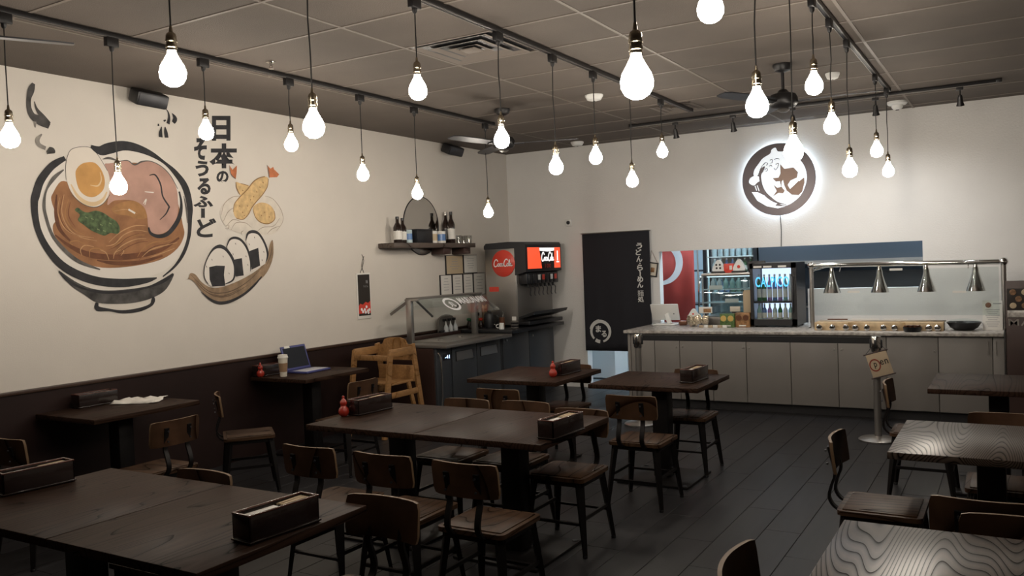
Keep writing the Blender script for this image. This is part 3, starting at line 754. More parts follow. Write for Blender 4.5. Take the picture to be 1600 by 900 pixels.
# ================================================================== mural wall
MURAL = [
  ('bowl_inside', 'rice', 'p', [(3.798, 2.611), (3.69, 2.536), (3.616, 2.42), (3.575, 2.276), (3.579, 2.135), (3.648, 1.971), (3.744, 1.848), (3.893, 1.754), (4.064, 1.702), (4.27, 1.683), (4.463, 1.712), (4.623, 1.758), (4.746, 1.844), (4.844, 1.971), (4.886, 2.165), (4.871, 2.446), (4.774, 2.593), (4.619, 2.7), (4.439, 2.752), (4.224, 2.743), (4.093, 2.695)], 1),
  ('broth', 'broth', 'p', [(3.766, 2.452), (3.698, 2.359), (3.683, 2.304), (3.716, 2.178), (3.684, 2.116), (3.697, 2.038), (3.784, 1.926), (3.898, 1.845), (4.069, 1.795), (4.331, 1.802), (4.599, 1.852), (4.766, 1.945), (4.841, 2.061), (4.831, 2.151), (4.804, 2.291), (4.76, 2.425), (4.679, 2.556), (4.542, 2.636), (4.336, 2.64), (4.137, 2.604), (3.999, 2.533), (3.865, 2.45)], 1),
  ('broth_shade', 'broth_dark', 's', [(3.698, 2.049, 0.0096), (3.798, 1.971, 0.0267), (3.95, 1.902, 0.0445), (4.15, 1.876, 0.0457), (4.363, 1.886, 0.0469), (4.604, 1.933, 0.0322), (4.787, 2.035, 0.0165)], 1),
  ('broth_shade', 'broth_dark', 's', [(3.726, 2.351, 0.0096), (3.713, 2.216, 0.0287), (3.735, 2.094, 0.0288), (3.812, 2.005, 0.0146)], 1),
  ('broth_shade', 'broth_dark', 's', [(4.022, 1.855, 0.01), (4.173, 1.829, 0.0306), (4.387, 1.831, 0.0314), (4.615, 1.883, 0.0161)], 1),
  ('noodle_bundle', 'noodle', 'p', [(4.172, 2.267), (4.28, 2.322), (4.401, 2.324), (4.474, 2.266), (4.494, 2.205), (4.407, 2.185), (4.3, 2.212), (4.208, 2.221)], 1),
  ('noodle', 'noodle_light', 's', [(3.748, 2.329, 0.0029), (3.728, 2.217, 0.0068), (3.77, 2.106, 0.0077), (3.862, 2.051, 0.0062), (4.006, 2.029, 0.003)], 1),
  ('noodle', 'noodle', 's', [(3.817, 2.321, 0.0029), (3.784, 2.196, 0.0082), (3.84, 2.096, 0.0073), (3.934, 2.046, 0.003)], 1),
  ('noodle', 'noodle_light', 's', [(3.784, 2.354, 0.0029), (3.759, 2.218, 0.0069), (3.805, 2.101, 0.0078), (3.897, 2.034, 0.0063), (4.03, 2.006, 0.003)], 1),
  ('noodle', 'noodle_light', 's', [(4.104, 1.965, 0.003), (4.182, 1.983, 0.0073), (4.265, 2.055, 0.0082), (4.374, 2.093, 0.0067), (4.484, 2.082, 0.0032)], 1),
  ('noodle', 'noodle', 's', [(4.154, 1.953, 0.003), (4.249, 2.007, 0.0087), (4.345, 2.05, 0.0078), (4.455, 2.057, 0.0032)], 1),
  ('noodle', 'noodle_light', 's', [(4.178, 1.918, 0.0031), (4.26, 1.977, 0.0088), (4.37, 2.02, 0.0078), (4.467, 2.026, 0.0032)], 1),
  ('noodle', 'noodle_light', 's', [(4.131, 1.995, 0.003), (4.239, 2.079, 0.0087), (4.363, 2.129, 0.0078), (4.473, 2.131, 0.0032)], 1),
  ('noodle', 'noodle', 's', [(4.376, 1.874, 0.0031), (4.435, 1.946, 0.0075), (4.536, 1.996, 0.0085), (4.681, 2.009, 0.0069), (4.803, 2.061, 0.0033)], 1),
  ('noodle', 'noodle_light', 's', [(4.417, 1.873, 0.0031), (4.504, 1.934, 0.009), (4.649, 1.971, 0.0081), (4.769, 1.996, 0.0033)], 1),
  ('noodle', 'noodle_light', 's', [(3.901, 1.891, 0.0029), (3.891, 1.937, 0.0083), (3.93, 1.971, 0.0074), (4.003, 1.959, 0.003)], 1),
  ('noodle', 'noodle', 's', [(3.961, 1.879, 0.003), (3.97, 1.936, 0.0071), (4.027, 1.948, 0.008), (4.089, 1.924, 0.0064), (4.124, 1.865, 0.003)], 1),
  ('noodle', 'noodle_light', 's', [(4.229, 1.887, 0.0031), (4.257, 1.923, 0.0082), (4.245, 1.935, 0.0031)], 1),
  ('noodle', 'noodle_light', 's', [(4.162, 1.864, 0.0031), (4.178, 1.912, 0.0082), (4.231, 1.935, 0.0031)], 1),
  ('noodle', 'noodle', 's', [(3.833, 1.971, 0.0029), (3.811, 1.994, 0.0083), (3.871, 2.005, 0.0073), (3.942, 1.971, 0.003)], 1),
  ('noodle', 'noodle_light', 's', [(4.5, 1.872, 0.0032), (4.617, 1.908, 0.0086), (4.736, 1.946, 0.0033)], 1),
  ('noodle', 'noodle_light', 's', [(4.051, 1.936, 0.003), (4.101, 1.912, 0.0081), (4.123, 1.853, 0.003)], 1),
  ('noodle', 'noodle', 's', [(4.211, 2.269, 0.0031), (4.305, 2.296, 0.0083), (4.412, 2.276, 0.0031)], 1),
  ('noodle', 'noodle_light', 's', [(4.196, 2.244, 0.0031), (4.303, 2.26, 0.0083), (4.396, 2.227, 0.0031)], 1),
  ('noodle_shade', 'broth_dark', 's', [(3.771, 2.342, 0.0024), (3.743, 2.206, 0.005), (3.787, 2.095, 0.005), (3.885, 2.04, 0.0025)], 1),
  ('noodle_shade', 'broth_dark', 's', [(4.127, 1.936, 0.0025), (4.207, 1.971, 0.0053), (4.29, 2.031, 0.0053), (4.4, 2.069, 0.0026)], 1),
  ('noodle_shade', 'broth_dark', 's', [(4.189, 1.888, 0.0026), (4.285, 1.953, 0.0053), (4.396, 1.995, 0.0054), (4.48, 2.002, 0.0026)], 1),
  ('noodle_shade', 'broth_dark', 's', [(4.388, 1.849, 0.0026), (4.461, 1.922, 0.0055), (4.577, 1.971, 0.0055), (4.724, 1.984, 0.0027)], 1),
  ('noodle_shade', 'broth_dark', 's', [(3.828, 2.299, 0.0024), (3.81, 2.197, 0.0063), (3.859, 2.108, 0.0024)], 1),
  ('pork', 'pork', 'p', [(4.126, 2.604), (4.166, 2.619), (4.244, 2.635), (4.325, 2.654), (4.391, 2.628), (4.461, 2.654), (4.546, 2.666), (4.616, 2.644), (4.714, 2.576), (4.781, 2.467), (4.793, 2.353), (4.787, 2.252), (4.733, 2.136), (4.626, 2.071), (4.54, 2.07), (4.493, 2.113), (4.485, 2.217), (4.454, 2.29), (4.361, 2.335), (4.201, 2.328), (4.134, 2.289), (4.152, 2.383), (4.146, 2.5)], 1),
  ('pork_edge', 'ink', 's', [(4.81, 2.432, 0.0165), (4.826, 2.33, 0.026), (4.805, 2.227, 0.0393), (4.747, 2.136, 0.0406), (4.669, 2.066, 0.0356), (4.581, 2.046, 0.0306), (4.512, 2.07, 0.025), (4.493, 2.119, 0.0159)], 1),
  ('pork_line', 'ink', 's', [(4.525, 2.55, 0.0053), (4.582, 2.557, 0.013), (4.628, 2.483, 0.015), (4.644, 2.383, 0.0139), (4.698, 2.304, 0.0159), (4.697, 2.287, 0.0147), (4.665, 2.235, 0.0112), (4.604, 2.184, 0.0054)], 1),
  ('pork_outline', 'ink_soft', 's', [(4.218, 2.63, 0.0051), (4.325, 2.657, 0.0074), (4.391, 2.626, 0.0106), (4.461, 2.658, 0.0127), (4.546, 2.668, 0.0075), (4.644, 2.634, 0.0077), (4.728, 2.565, 0.0078), (4.796, 2.455, 0.0055)], 1),
  ('pork_shine', 'rice', 's', [(4.475, 2.412, 0.0053), (4.559, 2.41, 0.0107)], 1),
  ('pork_shine', 'rice', 's', [(4.455, 2.313, 0.0053), (4.485, 2.351, 0.0106), (4.469, 2.303, 0.0053)], 1),
  ('green_onion', 'onion', 'p', [(3.862, 2.238), (3.887, 2.259), (3.926, 2.233), (3.968, 2.225), (4.031, 2.241), (4.093, 2.227), (4.155, 2.19), (4.205, 2.161), (4.231, 2.108), (4.212, 2.064), (4.148, 2.068), (4.095, 2.047), (4.033, 2.067), (3.985, 2.087), (3.926, 2.129), (3.882, 2.163), (3.9, 2.205)], 1),
  ('onion_fleck', 'onion_light', 's', [(3.99, 2.179, 0.0099), (4.012, 2.171, 0.005)], 1),
  ('onion_fleck', 'onion_light', 's', [(4.062, 2.135, 0.01), (4.085, 2.126, 0.005)], 1),
  ('onion_fleck', 'onion_light', 's', [(4.139, 2.148, 0.0101), (4.162, 2.139, 0.0051)], 1),
  ('onion_fleck', 'onion_light', 's', [(3.942, 2.19, 0.0099), (3.963, 2.181, 0.005)], 1),
  ('onion_fleck', 'onion_light', 's', [(4.085, 2.088, 0.0101), (4.107, 2.079, 0.005)], 1),
  ('onion_fleck', 'onion_light', 's', [(4.035, 2.099, 0.01), (4.057, 2.09, 0.005)], 1),
  ('sesame', 'rice', 's', [(4.316, 2.261, 0.0155), (4.375, 2.232, 0.0157)], 1),
  ('egg_white', 'egg', 'p', [(3.808, 2.545), (3.82, 2.636), (3.855, 2.698), (3.923, 2.727), (4.008, 2.727), (4.068, 2.687), (4.126, 2.604), (4.16, 2.525), (4.163, 2.43), (4.137, 2.341), (4.083, 2.288), (4.007, 2.269), (3.923, 2.296), (3.849, 2.361), (3.81, 2.455)], 1),
  ('egg_shade', 'egg_shade', 's', [(3.841, 2.434, 0.0097), (3.89, 2.346, 0.0255), (3.96, 2.298, 0.0327), (4.034, 2.295, 0.031), (4.099, 2.333, 0.0222), (4.134, 2.393, 0.0101)], 1),
  ('egg_outline', 'ink_soft', 's', [(3.804, 2.466, 0.0029), (3.807, 2.567, 0.0037), (3.826, 2.648, 0.0046), (3.862, 2.702, 0.0046), (3.947, 2.729, 0.0042), (4.02, 2.725, 0.004), (4.08, 2.67, 0.004), (4.149, 2.559, 0.0041)], 1),
  ('egg_outline', 'ink_soft', 's', [(3.843, 2.355, 0.0029), (3.923, 2.291, 0.0044), (4.02, 2.267, 0.006), (4.097, 2.298, 0.005), (4.158, 2.371, 0.0041)], 1),
  ('egg_yolk', 'yolk', 'p', [(3.881, 2.516), (3.904, 2.569), (3.952, 2.604), (4.027, 2.617), (4.075, 2.591), (4.11, 2.533), (4.121, 2.463), (4.096, 2.397), (4.024, 2.347), (3.951, 2.355), (3.899, 2.409)], 1),
  ('yolk_shine', 'egg_shade', 's', [(4.085, 2.543, 0.005), (4.092, 2.485, 0.0101), (4.06, 2.436, 0.012), (3.998, 2.438, 0.005)], 1),
  ('bowl_rim', 'ink', 's', [(3.805, 2.629, 0.0339), (3.739, 2.59, 0.0484), (3.679, 2.54, 0.0531), (3.606, 2.442, 0.0576), (3.565, 2.33, 0.0597), (3.554, 2.287, 0.0546), (3.554, 2.189, 0.0495), (3.575, 2.07, 0.047), (3.635, 1.943, 0.0528), (3.732, 1.826, 0.0607), (3.869, 1.743, 0.0636), (4.038, 1.689, 0.0651), (4.243, 1.669, 0.0668), (4.448, 1.682, 0.0441), (4.547, 1.7, 0.0107)], 1),
  ('bowl_rim', 'ink', 's', [(4.605, 1.708, 0.0107), (4.728, 1.793, 0.0218), (4.825, 1.907, 0.0331), (4.887, 2.049, 0.0333), (4.906, 2.204, 0.0445), (4.91, 2.319, 0.0613), (4.873, 2.472, 0.0665), (4.781, 2.588, 0.0494), (4.675, 2.668, 0.0271), (4.549, 2.731, 0.048), (4.412, 2.767, 0.0681), (4.292, 2.771, 0.0774), (4.172, 2.738, 0.0865), (4.094, 2.713, 0.0705), (4.019, 2.739, 0.0249)], 1),
  ('bowl_rim_inner', 'ink_soft', 's', [(3.79, 2.541, 0.0097), (3.709, 2.471, 0.0287), (3.648, 2.378, 0.0142), (3.625, 2.278, 0.0237), (3.632, 2.192, 0.0237), (3.675, 2.049, 0.0238), (3.761, 1.937, 0.0289), (3.874, 1.846, 0.0294), (4.043, 1.782, 0.01)], 1),
  ('bowl_rim_inner', 'ink_soft', 's', [(4.11, 2.647, 0.005), (4.168, 2.661, 0.0203), (4.232, 2.649, 0.0103)], 1),
  ('bowl_rim_inner', 'ink_soft', 's', [(4.853, 2.396, 0.0055), (4.874, 2.281, 0.0166), (4.878, 2.165, 0.0055)], 1),
  ('bowl_body', 'ink_wash', 'p', [(3.709, 1.784), (3.749, 1.724), (3.804, 1.66), (3.897, 1.595), (4.004, 1.527), (4.168, 1.506), (4.341, 1.507), (4.51, 1.54), (4.636, 1.606), (4.717, 1.732), (4.603, 1.67), (4.487, 1.64), (4.32, 1.62), (4.11, 1.615), (3.96, 1.638), (3.83, 1.699)], 1),
  ('bowl_body_line', 'ink', 's', [(3.712, 1.776, 0.0144), (3.783, 1.7, 0.0242), (3.899, 1.639, 0.0147), (4.058, 1.602, 0.0201), (4.266, 1.598, 0.0206), (4.458, 1.626, 0.0158), (4.603, 1.67, 0.0322), (4.709, 1.727, 0.0218)], 1),
  ('bowl_foot', 'ink', 's', [(4.003, 1.524, 0.0249), (4.003, 1.48, 0.0399), (4.101, 1.462, 0.0202), (4.217, 1.439, 0.0256), (4.365, 1.445, 0.0313), (4.471, 1.475, 0.0264), (4.501, 1.513, 0.0371), (4.503, 1.544, 0.0212)], 1),
  ('steam', 'ink_wash', 's', [(3.595, 3.155, 0.0235), (3.574, 3.103, 0.0469), (3.553, 3.035, 0.0328), (3.553, 2.964, 0.0374), (3.577, 2.913, 0.0517), (3.631, 2.887, 0.071), (3.696, 2.855, 0.043)], 1),
  ('steam', 'ink_wash', 's', [(3.594, 3.024, 0.0047), (3.608, 2.972, 0.0189), (3.649, 2.917, 0.0427), (3.685, 2.867, 0.0572)], 1),
  ('steam', 'ink_pale', 's', [(3.591, 2.877, 0.0188), (3.589, 2.833, 0.0094)], 1),
  ('steam', 'ink_pale', 's', [(3.636, 2.79, 0.0095), (3.603, 2.748, 0.0283), (3.61, 2.71, 0.033), (3.659, 2.688, 0.0285)], 1),
  ('steam', 'ink_wash', 's', [(3.676, 2.684, 0.0429), (3.697, 2.669, 0.0716), (3.702, 2.653, 0.0478)], 1),
  ('steam', 'ink', 's', [(4.702, 3.135, 0.0033), (4.736, 3.102, 0.0109), (4.744, 3.053, 0.0218), (4.73, 3.0, 0.0327)], 1),
  ('steam', 'ink', 's', [(4.776, 3.095, 0.0055), (4.803, 3.054, 0.0412), (4.783, 3.016, 0.0329)], 1),
  ('steam', 'ink', 's', [(4.71, 3.029, 0.0109), (4.688, 3.018, 0.0163)], 1),
  ('steam', 'ink', 's', [(4.666, 2.968, 0.0054), (4.653, 2.916, 0.0324), (4.651, 2.878, 0.0378)], 1),
  ('steam', 'ink', 's', [(4.699, 2.972, 0.0054), (4.704, 2.928, 0.0326), (4.709, 2.881, 0.038)], 1),
  ('steam', 'ink', 's', [(4.635, 2.989, 0.0108), (4.634, 2.97, 0.0162)], 1),
  ('noodle_nest', 'nest', 'p', [(5.238, 2.272), (5.293, 2.366), (5.404, 2.424), (5.569, 2.415), (5.803, 2.447), (5.919, 2.386), (5.994, 2.282), (5.977, 2.175), (5.881, 2.089), (5.701, 2.065), (5.549, 2.075), (5.367, 2.102), (5.264, 2.174)], 1),
  ('nest_line', 'nest_line', 's', [(5.247, 2.244, 0.0029), (5.283, 2.344, 0.0056), (5.385, 2.413, 0.0057), (5.496, 2.428, 0.003)], 1),
  ('nest_line', 'nest_line', 's', [(5.773, 2.442, 0.0031), (5.88, 2.414, 0.0053), (5.975, 2.312, 0.0075), (5.99, 2.206, 0.0053), (5.902, 2.112, 0.0031)], 1),
  ('nest_line', 'nest_line', 's', [(5.265, 2.188, 0.0029), (5.323, 2.275, 0.007), (5.398, 2.32, 0.0029)], 1),
  ('nest_line', 'nest_line', 's', [(5.349, 2.112, 0.0029), (5.407, 2.177, 0.0057), (5.518, 2.18, 0.0058), (5.591, 2.137, 0.003)], 1),
  ('nest_line', 'nest_line', 's', [(5.625, 2.079, 0.003), (5.725, 2.14, 0.0059), (5.865, 2.157, 0.006), (5.95, 2.235, 0.0031)], 1),
  ('nest_line', 'nest_line', 's', [(5.298, 2.146, 0.0029), (5.373, 2.205, 0.007), (5.463, 2.193, 0.003)], 1),
  ('nest_line', 'nest_line', 's', [(5.78, 2.081, 0.0031), (5.843, 2.127, 0.0074), (5.946, 2.159, 0.0031)], 1),
  ('nest_line', 'nest_line', 's', [(5.474, 2.063, 0.003), (5.466, 2.092, 0.0071), (5.495, 2.107, 0.003)], 1),
  ('nest_line', 'nest_line', 's', [(5.289, 2.146, 0.0029), (5.325, 2.154, 0.0056), (5.314, 2.121, 0.0056), (5.282, 2.125, 0.0029)], 1),
  ('shrimp', 'shrimp', 'p', [(5.43, 2.552), (5.484, 2.543), (5.576, 2.529), (5.602, 2.489), (5.534, 2.442), (5.469, 2.439), (5.437, 2.494)], 1),
  ('shrimp', 'shrimp', 'p', [(5.616, 2.314), (5.661, 2.36), (5.74, 2.378), (5.827, 2.359), (5.885, 2.301), (5.885, 2.226), (5.806, 2.179), (5.709, 2.187), (5.644, 2.234)], 1),
  ('shrimp', 'shrimp', 'p', [(5.384, 2.277), (5.4, 2.349), (5.467, 2.417), (5.555, 2.487), (5.635, 2.565), (5.705, 2.606), (5.784, 2.628), (5.828, 2.607), (5.808, 2.531), (5.744, 2.453), (5.662, 2.382), (5.602, 2.321), (5.56, 2.261), (5.492, 2.211), (5.414, 2.22)], 1),
  ('shrimp_outline', 'crust', 's', [(5.384, 2.277, 0.0059), (5.4, 2.349, 0.0075), (5.467, 2.417, 0.0091), (5.555, 2.487, 0.0108), (5.635, 2.565, 0.0097), (5.705, 2.606, 0.0085), (5.784, 2.628, 0.0074)], 1),
  ('shrimp_outline', 'crust', 's', [(5.828, 2.607, 0.0062), (5.808, 2.531, 0.0076), (5.744, 2.453, 0.0089), (5.662, 2.382, 0.0102), (5.602, 2.321, 0.0103), (5.56, 2.261, 0.0092), (5.492, 2.211, 0.0082), (5.414, 2.22, 0.0071)], 1),
  ('shrimp_outline', 'crust', 's', [(5.616, 2.314, 0.006), (5.644, 2.234, 0.008), (5.709, 2.187, 0.01), (5.806, 2.179, 0.0103), (5.885, 2.226, 0.0089), (5.885, 2.301, 0.0074)], 1),
  ('shrimp_outline', 'crust', 's', [(5.43, 2.552, 0.0059), (5.437, 2.494, 0.0106), (5.469, 2.439, 0.0071)], 1),
  ('shrimp_outline', 'crust', 's', [(5.484, 2.543, 0.0059), (5.576, 2.529, 0.0072)], 1),
  ('crumb', 'crust', 's', [(5.487, 2.28, 0.0089), (5.498, 2.273, 0.0107)], 1),
  ('crumb', 'crust', 's', [(5.546, 2.341, 0.009), (5.557, 2.334, 0.0108)], 1),
  ('crumb', 'crust', 's', [(5.627, 2.432, 0.0091), (5.638, 2.425, 0.0109)], 1),
  ('crumb', 'crust', 's', [(5.71, 2.525, 0.0091), (5.721, 2.518, 0.011)], 1),
  ('crumb', 'crust', 's', [(5.453, 2.337, 0.0089), (5.464, 2.33, 0.0107)], 1),
  ('crumb', 'crust', 's', [(5.751, 2.572, 0.0092), (5.763, 2.565, 0.011)], 1),
  ('crumb', 'crust', 's', [(5.587, 2.401, 0.009), (5.598, 2.394, 0.0108)], 1),
  ('crumb', 'crust', 's', [(5.754, 2.289, 0.0092), (5.765, 2.282, 0.011)], 1),
  ('crumb', 'crust', 's', [(5.81, 2.246, 0.0092), (5.822, 2.239, 0.0111)], 1),
  ('crumb', 'crust', 's', [(5.713, 2.258, 0.0091), (5.724, 2.251, 0.011)], 1),
  ('crumb', 'crust', 's', [(5.499, 2.484, 0.0089), (5.51, 2.477, 0.0107)], 1),
  ('crumb', 'crust', 's', [(5.504, 2.252, 0.0089), (5.514, 2.245, 0.0107)], 1),
  ('crumb', 'crust', 's', [(5.668, 2.478, 0.0091), (5.679, 2.471, 0.0109)], 1),
  ('shrimp_tail', 'tail', 'p', [(5.363, 2.7), (5.396, 2.661), (5.45, 2.707), (5.442, 2.639), (5.428, 2.58), (5.376, 2.622)], 0),
  ('shrimp_tail', 'tail', 'p', [(5.82, 2.738), (5.858, 2.707), (5.895, 2.729), (5.904, 2.706), (5.968, 2.662), (5.938, 2.632), (5.843, 2.623), (5.829, 2.682)], 0),
  ('tail_line', 'ink_soft', 's', [(5.363, 2.7, 0.0047), (5.376, 2.622, 0.0053), (5.428, 2.58, 0.0059)], 1),
  ('tail_line', 'ink_soft', 's', [(5.82, 2.738, 0.0049), (5.837, 2.682, 0.0056), (5.837, 2.619, 0.0062)], 1),
  ('leaf', 'leaf', 'p', [(4.826, 1.671), (4.856, 1.685), (4.882, 1.729), (4.934, 1.715), (4.991, 1.651), (5.073, 1.602), (5.173, 1.591), (5.315, 1.618), (5.491, 1.675), (5.662, 1.755), (5.76, 1.851), (5.803, 1.971), (5.846, 2.019), (5.84, 1.861), (5.751, 1.71), (5.597, 1.602), (5.455, 1.518), (5.293, 1.463), (5.177, 1.449), (5.067, 1.491), (4.986, 1.571), (4.919, 1.649), (4.873, 1.678)], 1),
  ('leaf_vein', 'leaf_dark', 's', [(4.887, 1.714, 0.0028), (4.955, 1.652, 0.0056), (5.059, 1.568, 0.0085), (5.182, 1.541, 0.0086), (5.351, 1.564, 0.0088), (5.544, 1.652, 0.006), (5.72, 1.786, 0.003)], 1),
  ('leaf_vein', 'leaf_dark', 's', [(4.92, 1.673, 0.0028), (5.011, 1.58, 0.007), (5.143, 1.513, 0.0086), (5.296, 1.515, 0.0073), (5.514, 1.6, 0.003)], 1),
  ('leaf_vein', 'leaf_dark', 's', [(5.748, 1.775, 0.0031), (5.812, 1.883, 0.0092), (5.835, 1.982, 0.0031)], 1),
  ('leaf_vein', 'leaf_dark', 's', [(5.058, 1.547, 0.0028), (5.219, 1.514, 0.0087), (5.404, 1.562, 0.0029)], 1),
  ('leaf_edge', 'ink', 's', [(4.985, 1.561, 0.0056), (5.079, 1.491, 0.0199), (5.177, 1.454, 0.0268), (5.306, 1.463, 0.0262), (5.455, 1.515, 0.0237), (5.582, 1.591, 0.022), (5.685, 1.674, 0.0122)], 1),
  ('rice_ball', 'rice', 'p', [(5.515, 2.029), (5.543, 2.077), (5.613, 2.097), (5.681, 2.071), (5.743, 1.981), (5.772, 1.884), (5.75, 1.808), (5.662, 1.766), (5.564, 1.752), (5.534, 1.939)], 1),
  ('nori', 'ink', 'p', [(5.549, 1.917), (5.659, 1.947), (5.672, 1.779), (5.564, 1.742)], 0),
  ('rice_outline', 'ink', 's', [(5.512, 2.013, 0.006), (5.543, 2.082, 0.0239), (5.613, 2.099, 0.0301), (5.681, 2.073, 0.0243), (5.746, 1.981, 0.0245), (5.772, 1.884, 0.0245), (5.742, 1.802, 0.0061)], 1),
  ('sesame', 'ink_soft', 's', [(5.617, 2.051, 0.0072), (5.623, 2.036, 0.006)], 1),
  ('sesame', 'ink_soft', 's', [(5.548, 1.987, 0.0072), (5.554, 1.972, 0.006)], 1),
  ('sesame', 'ink_soft', 's', [(5.721, 1.916, 0.0073), (5.727, 1.901, 0.0061)], 1),
  ('sesame', 'ink_soft', 's', [(5.697, 1.836, 0.0073), (5.704, 1.82, 0.0061)], 1),
  ('rice_ball', 'rice', 'p', [(5.286, 1.96), (5.326, 2.017), (5.393, 2.038), (5.458, 2.015), (5.521, 1.939), (5.553, 1.832), (5.552, 1.726), (5.465, 1.686), (5.385, 1.694), (5.32, 1.908)], 1),
  ('nori', 'ink', 'p', [(5.365, 1.84), (5.455, 1.853), (5.468, 1.691), (5.372, 1.684)], 0),
  ('rice_outline', 'ink', 's', [(5.283, 1.95, 0.0058), (5.326, 2.023, 0.0175), (5.393, 2.039, 0.0235), (5.464, 2.013, 0.0237), (5.527, 1.934, 0.0239), (5.557, 1.822, 0.018), (5.549, 1.726, 0.006)], 1),
  ('sesame', 'ink_soft', 's', [(5.387, 1.992, 0.0071), (5.393, 1.977, 0.0059)], 1),
  ('sesame', 'ink_soft', 's', [(5.352, 1.898, 0.007), (5.357, 1.883, 0.0059)], 1),
  ('sesame', 'ink_soft', 's', [(5.503, 1.875, 0.0071), (5.509, 1.861, 0.006)], 1),
  ('sesame', 'ink_soft', 's', [(5.519, 1.796, 0.0072), (5.525, 1.781, 0.006)], 1),
  ('rice_ball', 'rice', 'p', [(5.022, 1.71), (5.042, 1.8), (5.09, 1.89), (5.156, 1.945), (5.22, 1.958), (5.282, 1.927), (5.342, 1.854), (5.368, 1.762), (5.344, 1.664), (5.277, 1.622), (5.123, 1.6), (5.045, 1.644)], 1),
  ('nori', 'ink', 'p', [(5.081, 1.777), (5.159, 1.789), (5.255, 1.785), (5.24, 1.703), (5.25, 1.605), (5.104, 1.604), (5.08, 1.668)], 0),
  ('rice_outline', 'ink', 's', [(5.063, 1.628, 0.0057), (5.025, 1.69, 0.0085), (5.035, 1.79, 0.0085), (5.088, 1.885, 0.0114), (5.149, 1.945, 0.0229), (5.22, 1.96, 0.0346), (5.284, 1.927, 0.0291), (5.345, 1.851, 0.0293), (5.368, 1.762, 0.0235), (5.344, 1.659, 0.0176), (5.251, 1.621, 0.0087)], 1),
  ('sesame', 'ink_soft', 's', [(5.113, 1.849, 0.0068), (5.118, 1.835, 0.0057)], 1),
  ('sesame', 'ink_soft', 's', [(5.238, 1.876, 0.0069), (5.243, 1.862, 0.0058)], 1),
  ('sesame', 'ink_soft', 's', [(5.05, 1.79, 0.0068), (5.055, 1.775, 0.0057)], 1),
  ('sesame', 'ink_soft', 's', [(5.296, 1.722, 0.007), (5.301, 1.708, 0.0058)], 1),
]
CALLIGRAPHY = [
  ('日', [(5.196, 3.129), (5.406, 3.156), (5.393, 2.927), (5.183, 2.905)]),
  ('本', [(5.154, 2.879), (5.481, 2.913), (5.467, 2.682), (5.141, 2.656)]),
  ('の', [(5.217, 2.639), (5.354, 2.65), (5.348, 2.539), (5.21, 2.53)]),
  ('そ', [(4.991, 2.913), (5.129, 2.928), (5.117, 2.728), (4.98, 2.716)]),
  ('う', [(4.993, 2.712), (5.138, 2.724), (5.129, 2.582), (4.985, 2.572)]),
  ('る', [(5.005, 2.562), (5.149, 2.572), (5.141, 2.423), (4.996, 2.416)]),
  ('ふ', [(4.955, 2.403), (5.168, 2.413), (5.162, 2.31), (4.949, 2.302)]),
  ('ー', [(5.03, 2.299), (5.071, 2.301), (5.066, 2.21), (5.025, 2.209)]),
  ('ど', [(4.977, 2.208), (5.192, 2.214), (5.182, 2.042), (4.967, 2.04)]),
]

mural = thing('food_mural', 'painted mural of a ramen bowl with egg, fried shrimp and rice balls', 'mural', (XL, 0, 0))
for k, (nm, cl, kind, pts, sm) in enumerate(MURAL):
    mb = MB()
    h = .0006 + k * .00006
    if kind == 'p':
        q = catmull(pts, 4, True) if sm else pts
        mb.prism(q, (h, 0, 0), (0, 1, 0), (0, 0, 1), (1, 0, 0), .0001)
    else:
        mb.ribbon(pts, (h, 0, 0), (0, 1, 0), (0, 0, 1), (1, 0, 0), .0001)
    mb.obj(nm, cl, mural, False)
calli = thing('wall_lettering', 'black brush-written Japanese characters painted beside the ramen bowl', 'lettering', (XL, 0, 0))
for ch, q in CALLIGRAPHY:
    quad_text('character', ch, 'ink', calli, q, lambda t: Vector((.0012, t[0], t[1])), bold=.045 if ch not in 'ー' else .12)

# poster
t = thing('hanging_poster', 'narrow dark poster with red base hanging by string on the mural wall', 'poster', (XL, 7.135, 0))
MB().box((.006, 0, 1.417), (.008, .225, .50), .001).obj('backing', 'paper', t)
MB().box((.0107, .002, 1.425), (.001, .195, .45)).obj('dark_print', 'sign_ink', t)
MB().prism([(-.095, 1.225), (.10, 1.225), (.10, 1.36), (.06, 1.335), (.02, 1.35), (-.03, 1.32), (-.07, 1.335), (-.095, 1.31)], (.0113, 0, 0), (0, 1, 0), (0, 0, 1), (1, 0, 0), .0003).obj('red_print', 'red_disc', t)
for dy, z in ((-.05, 1.27), (.0, 1.265), (.03, 1.295), (.05, 1.25), (.015, 1.235), (.075, 1.26), (-.03, 1.245), (.06, 1.228)):
    MB().lathe([(0, 0), (.016, 0), (.016, .001), (0, .001)], n=14).obj('white_dot', 'white_print', t)
    o = LAST[0]; o.location = (.0118, dy, z); o.rotation_euler = (0, R(90), 0)
text('caption', '麺', 'grey_print', t, (.0115, .05, 1.57), (0, 1, 0), (0, 0, 1), .035, .035)
text('caption', 'うどん', 'grey_print', t, (.0115, .03, 1.52), (0, 1, 0), (0, 0, 1), .08, .022)
MB().tube([(.006, -.05, 1.66), (.006, 0, 1.74), (.006, .025, 1.80), (.006, .01, 1.85), (.006, -.005, 1.87)], .003, 6).tube([(.006, .02, 1.66), (.006, -.015, 1.74), (.006, -.0, 1.80), (.006, .03, 1.85)], .003, 6).obj('string', 'ink_soft', t)

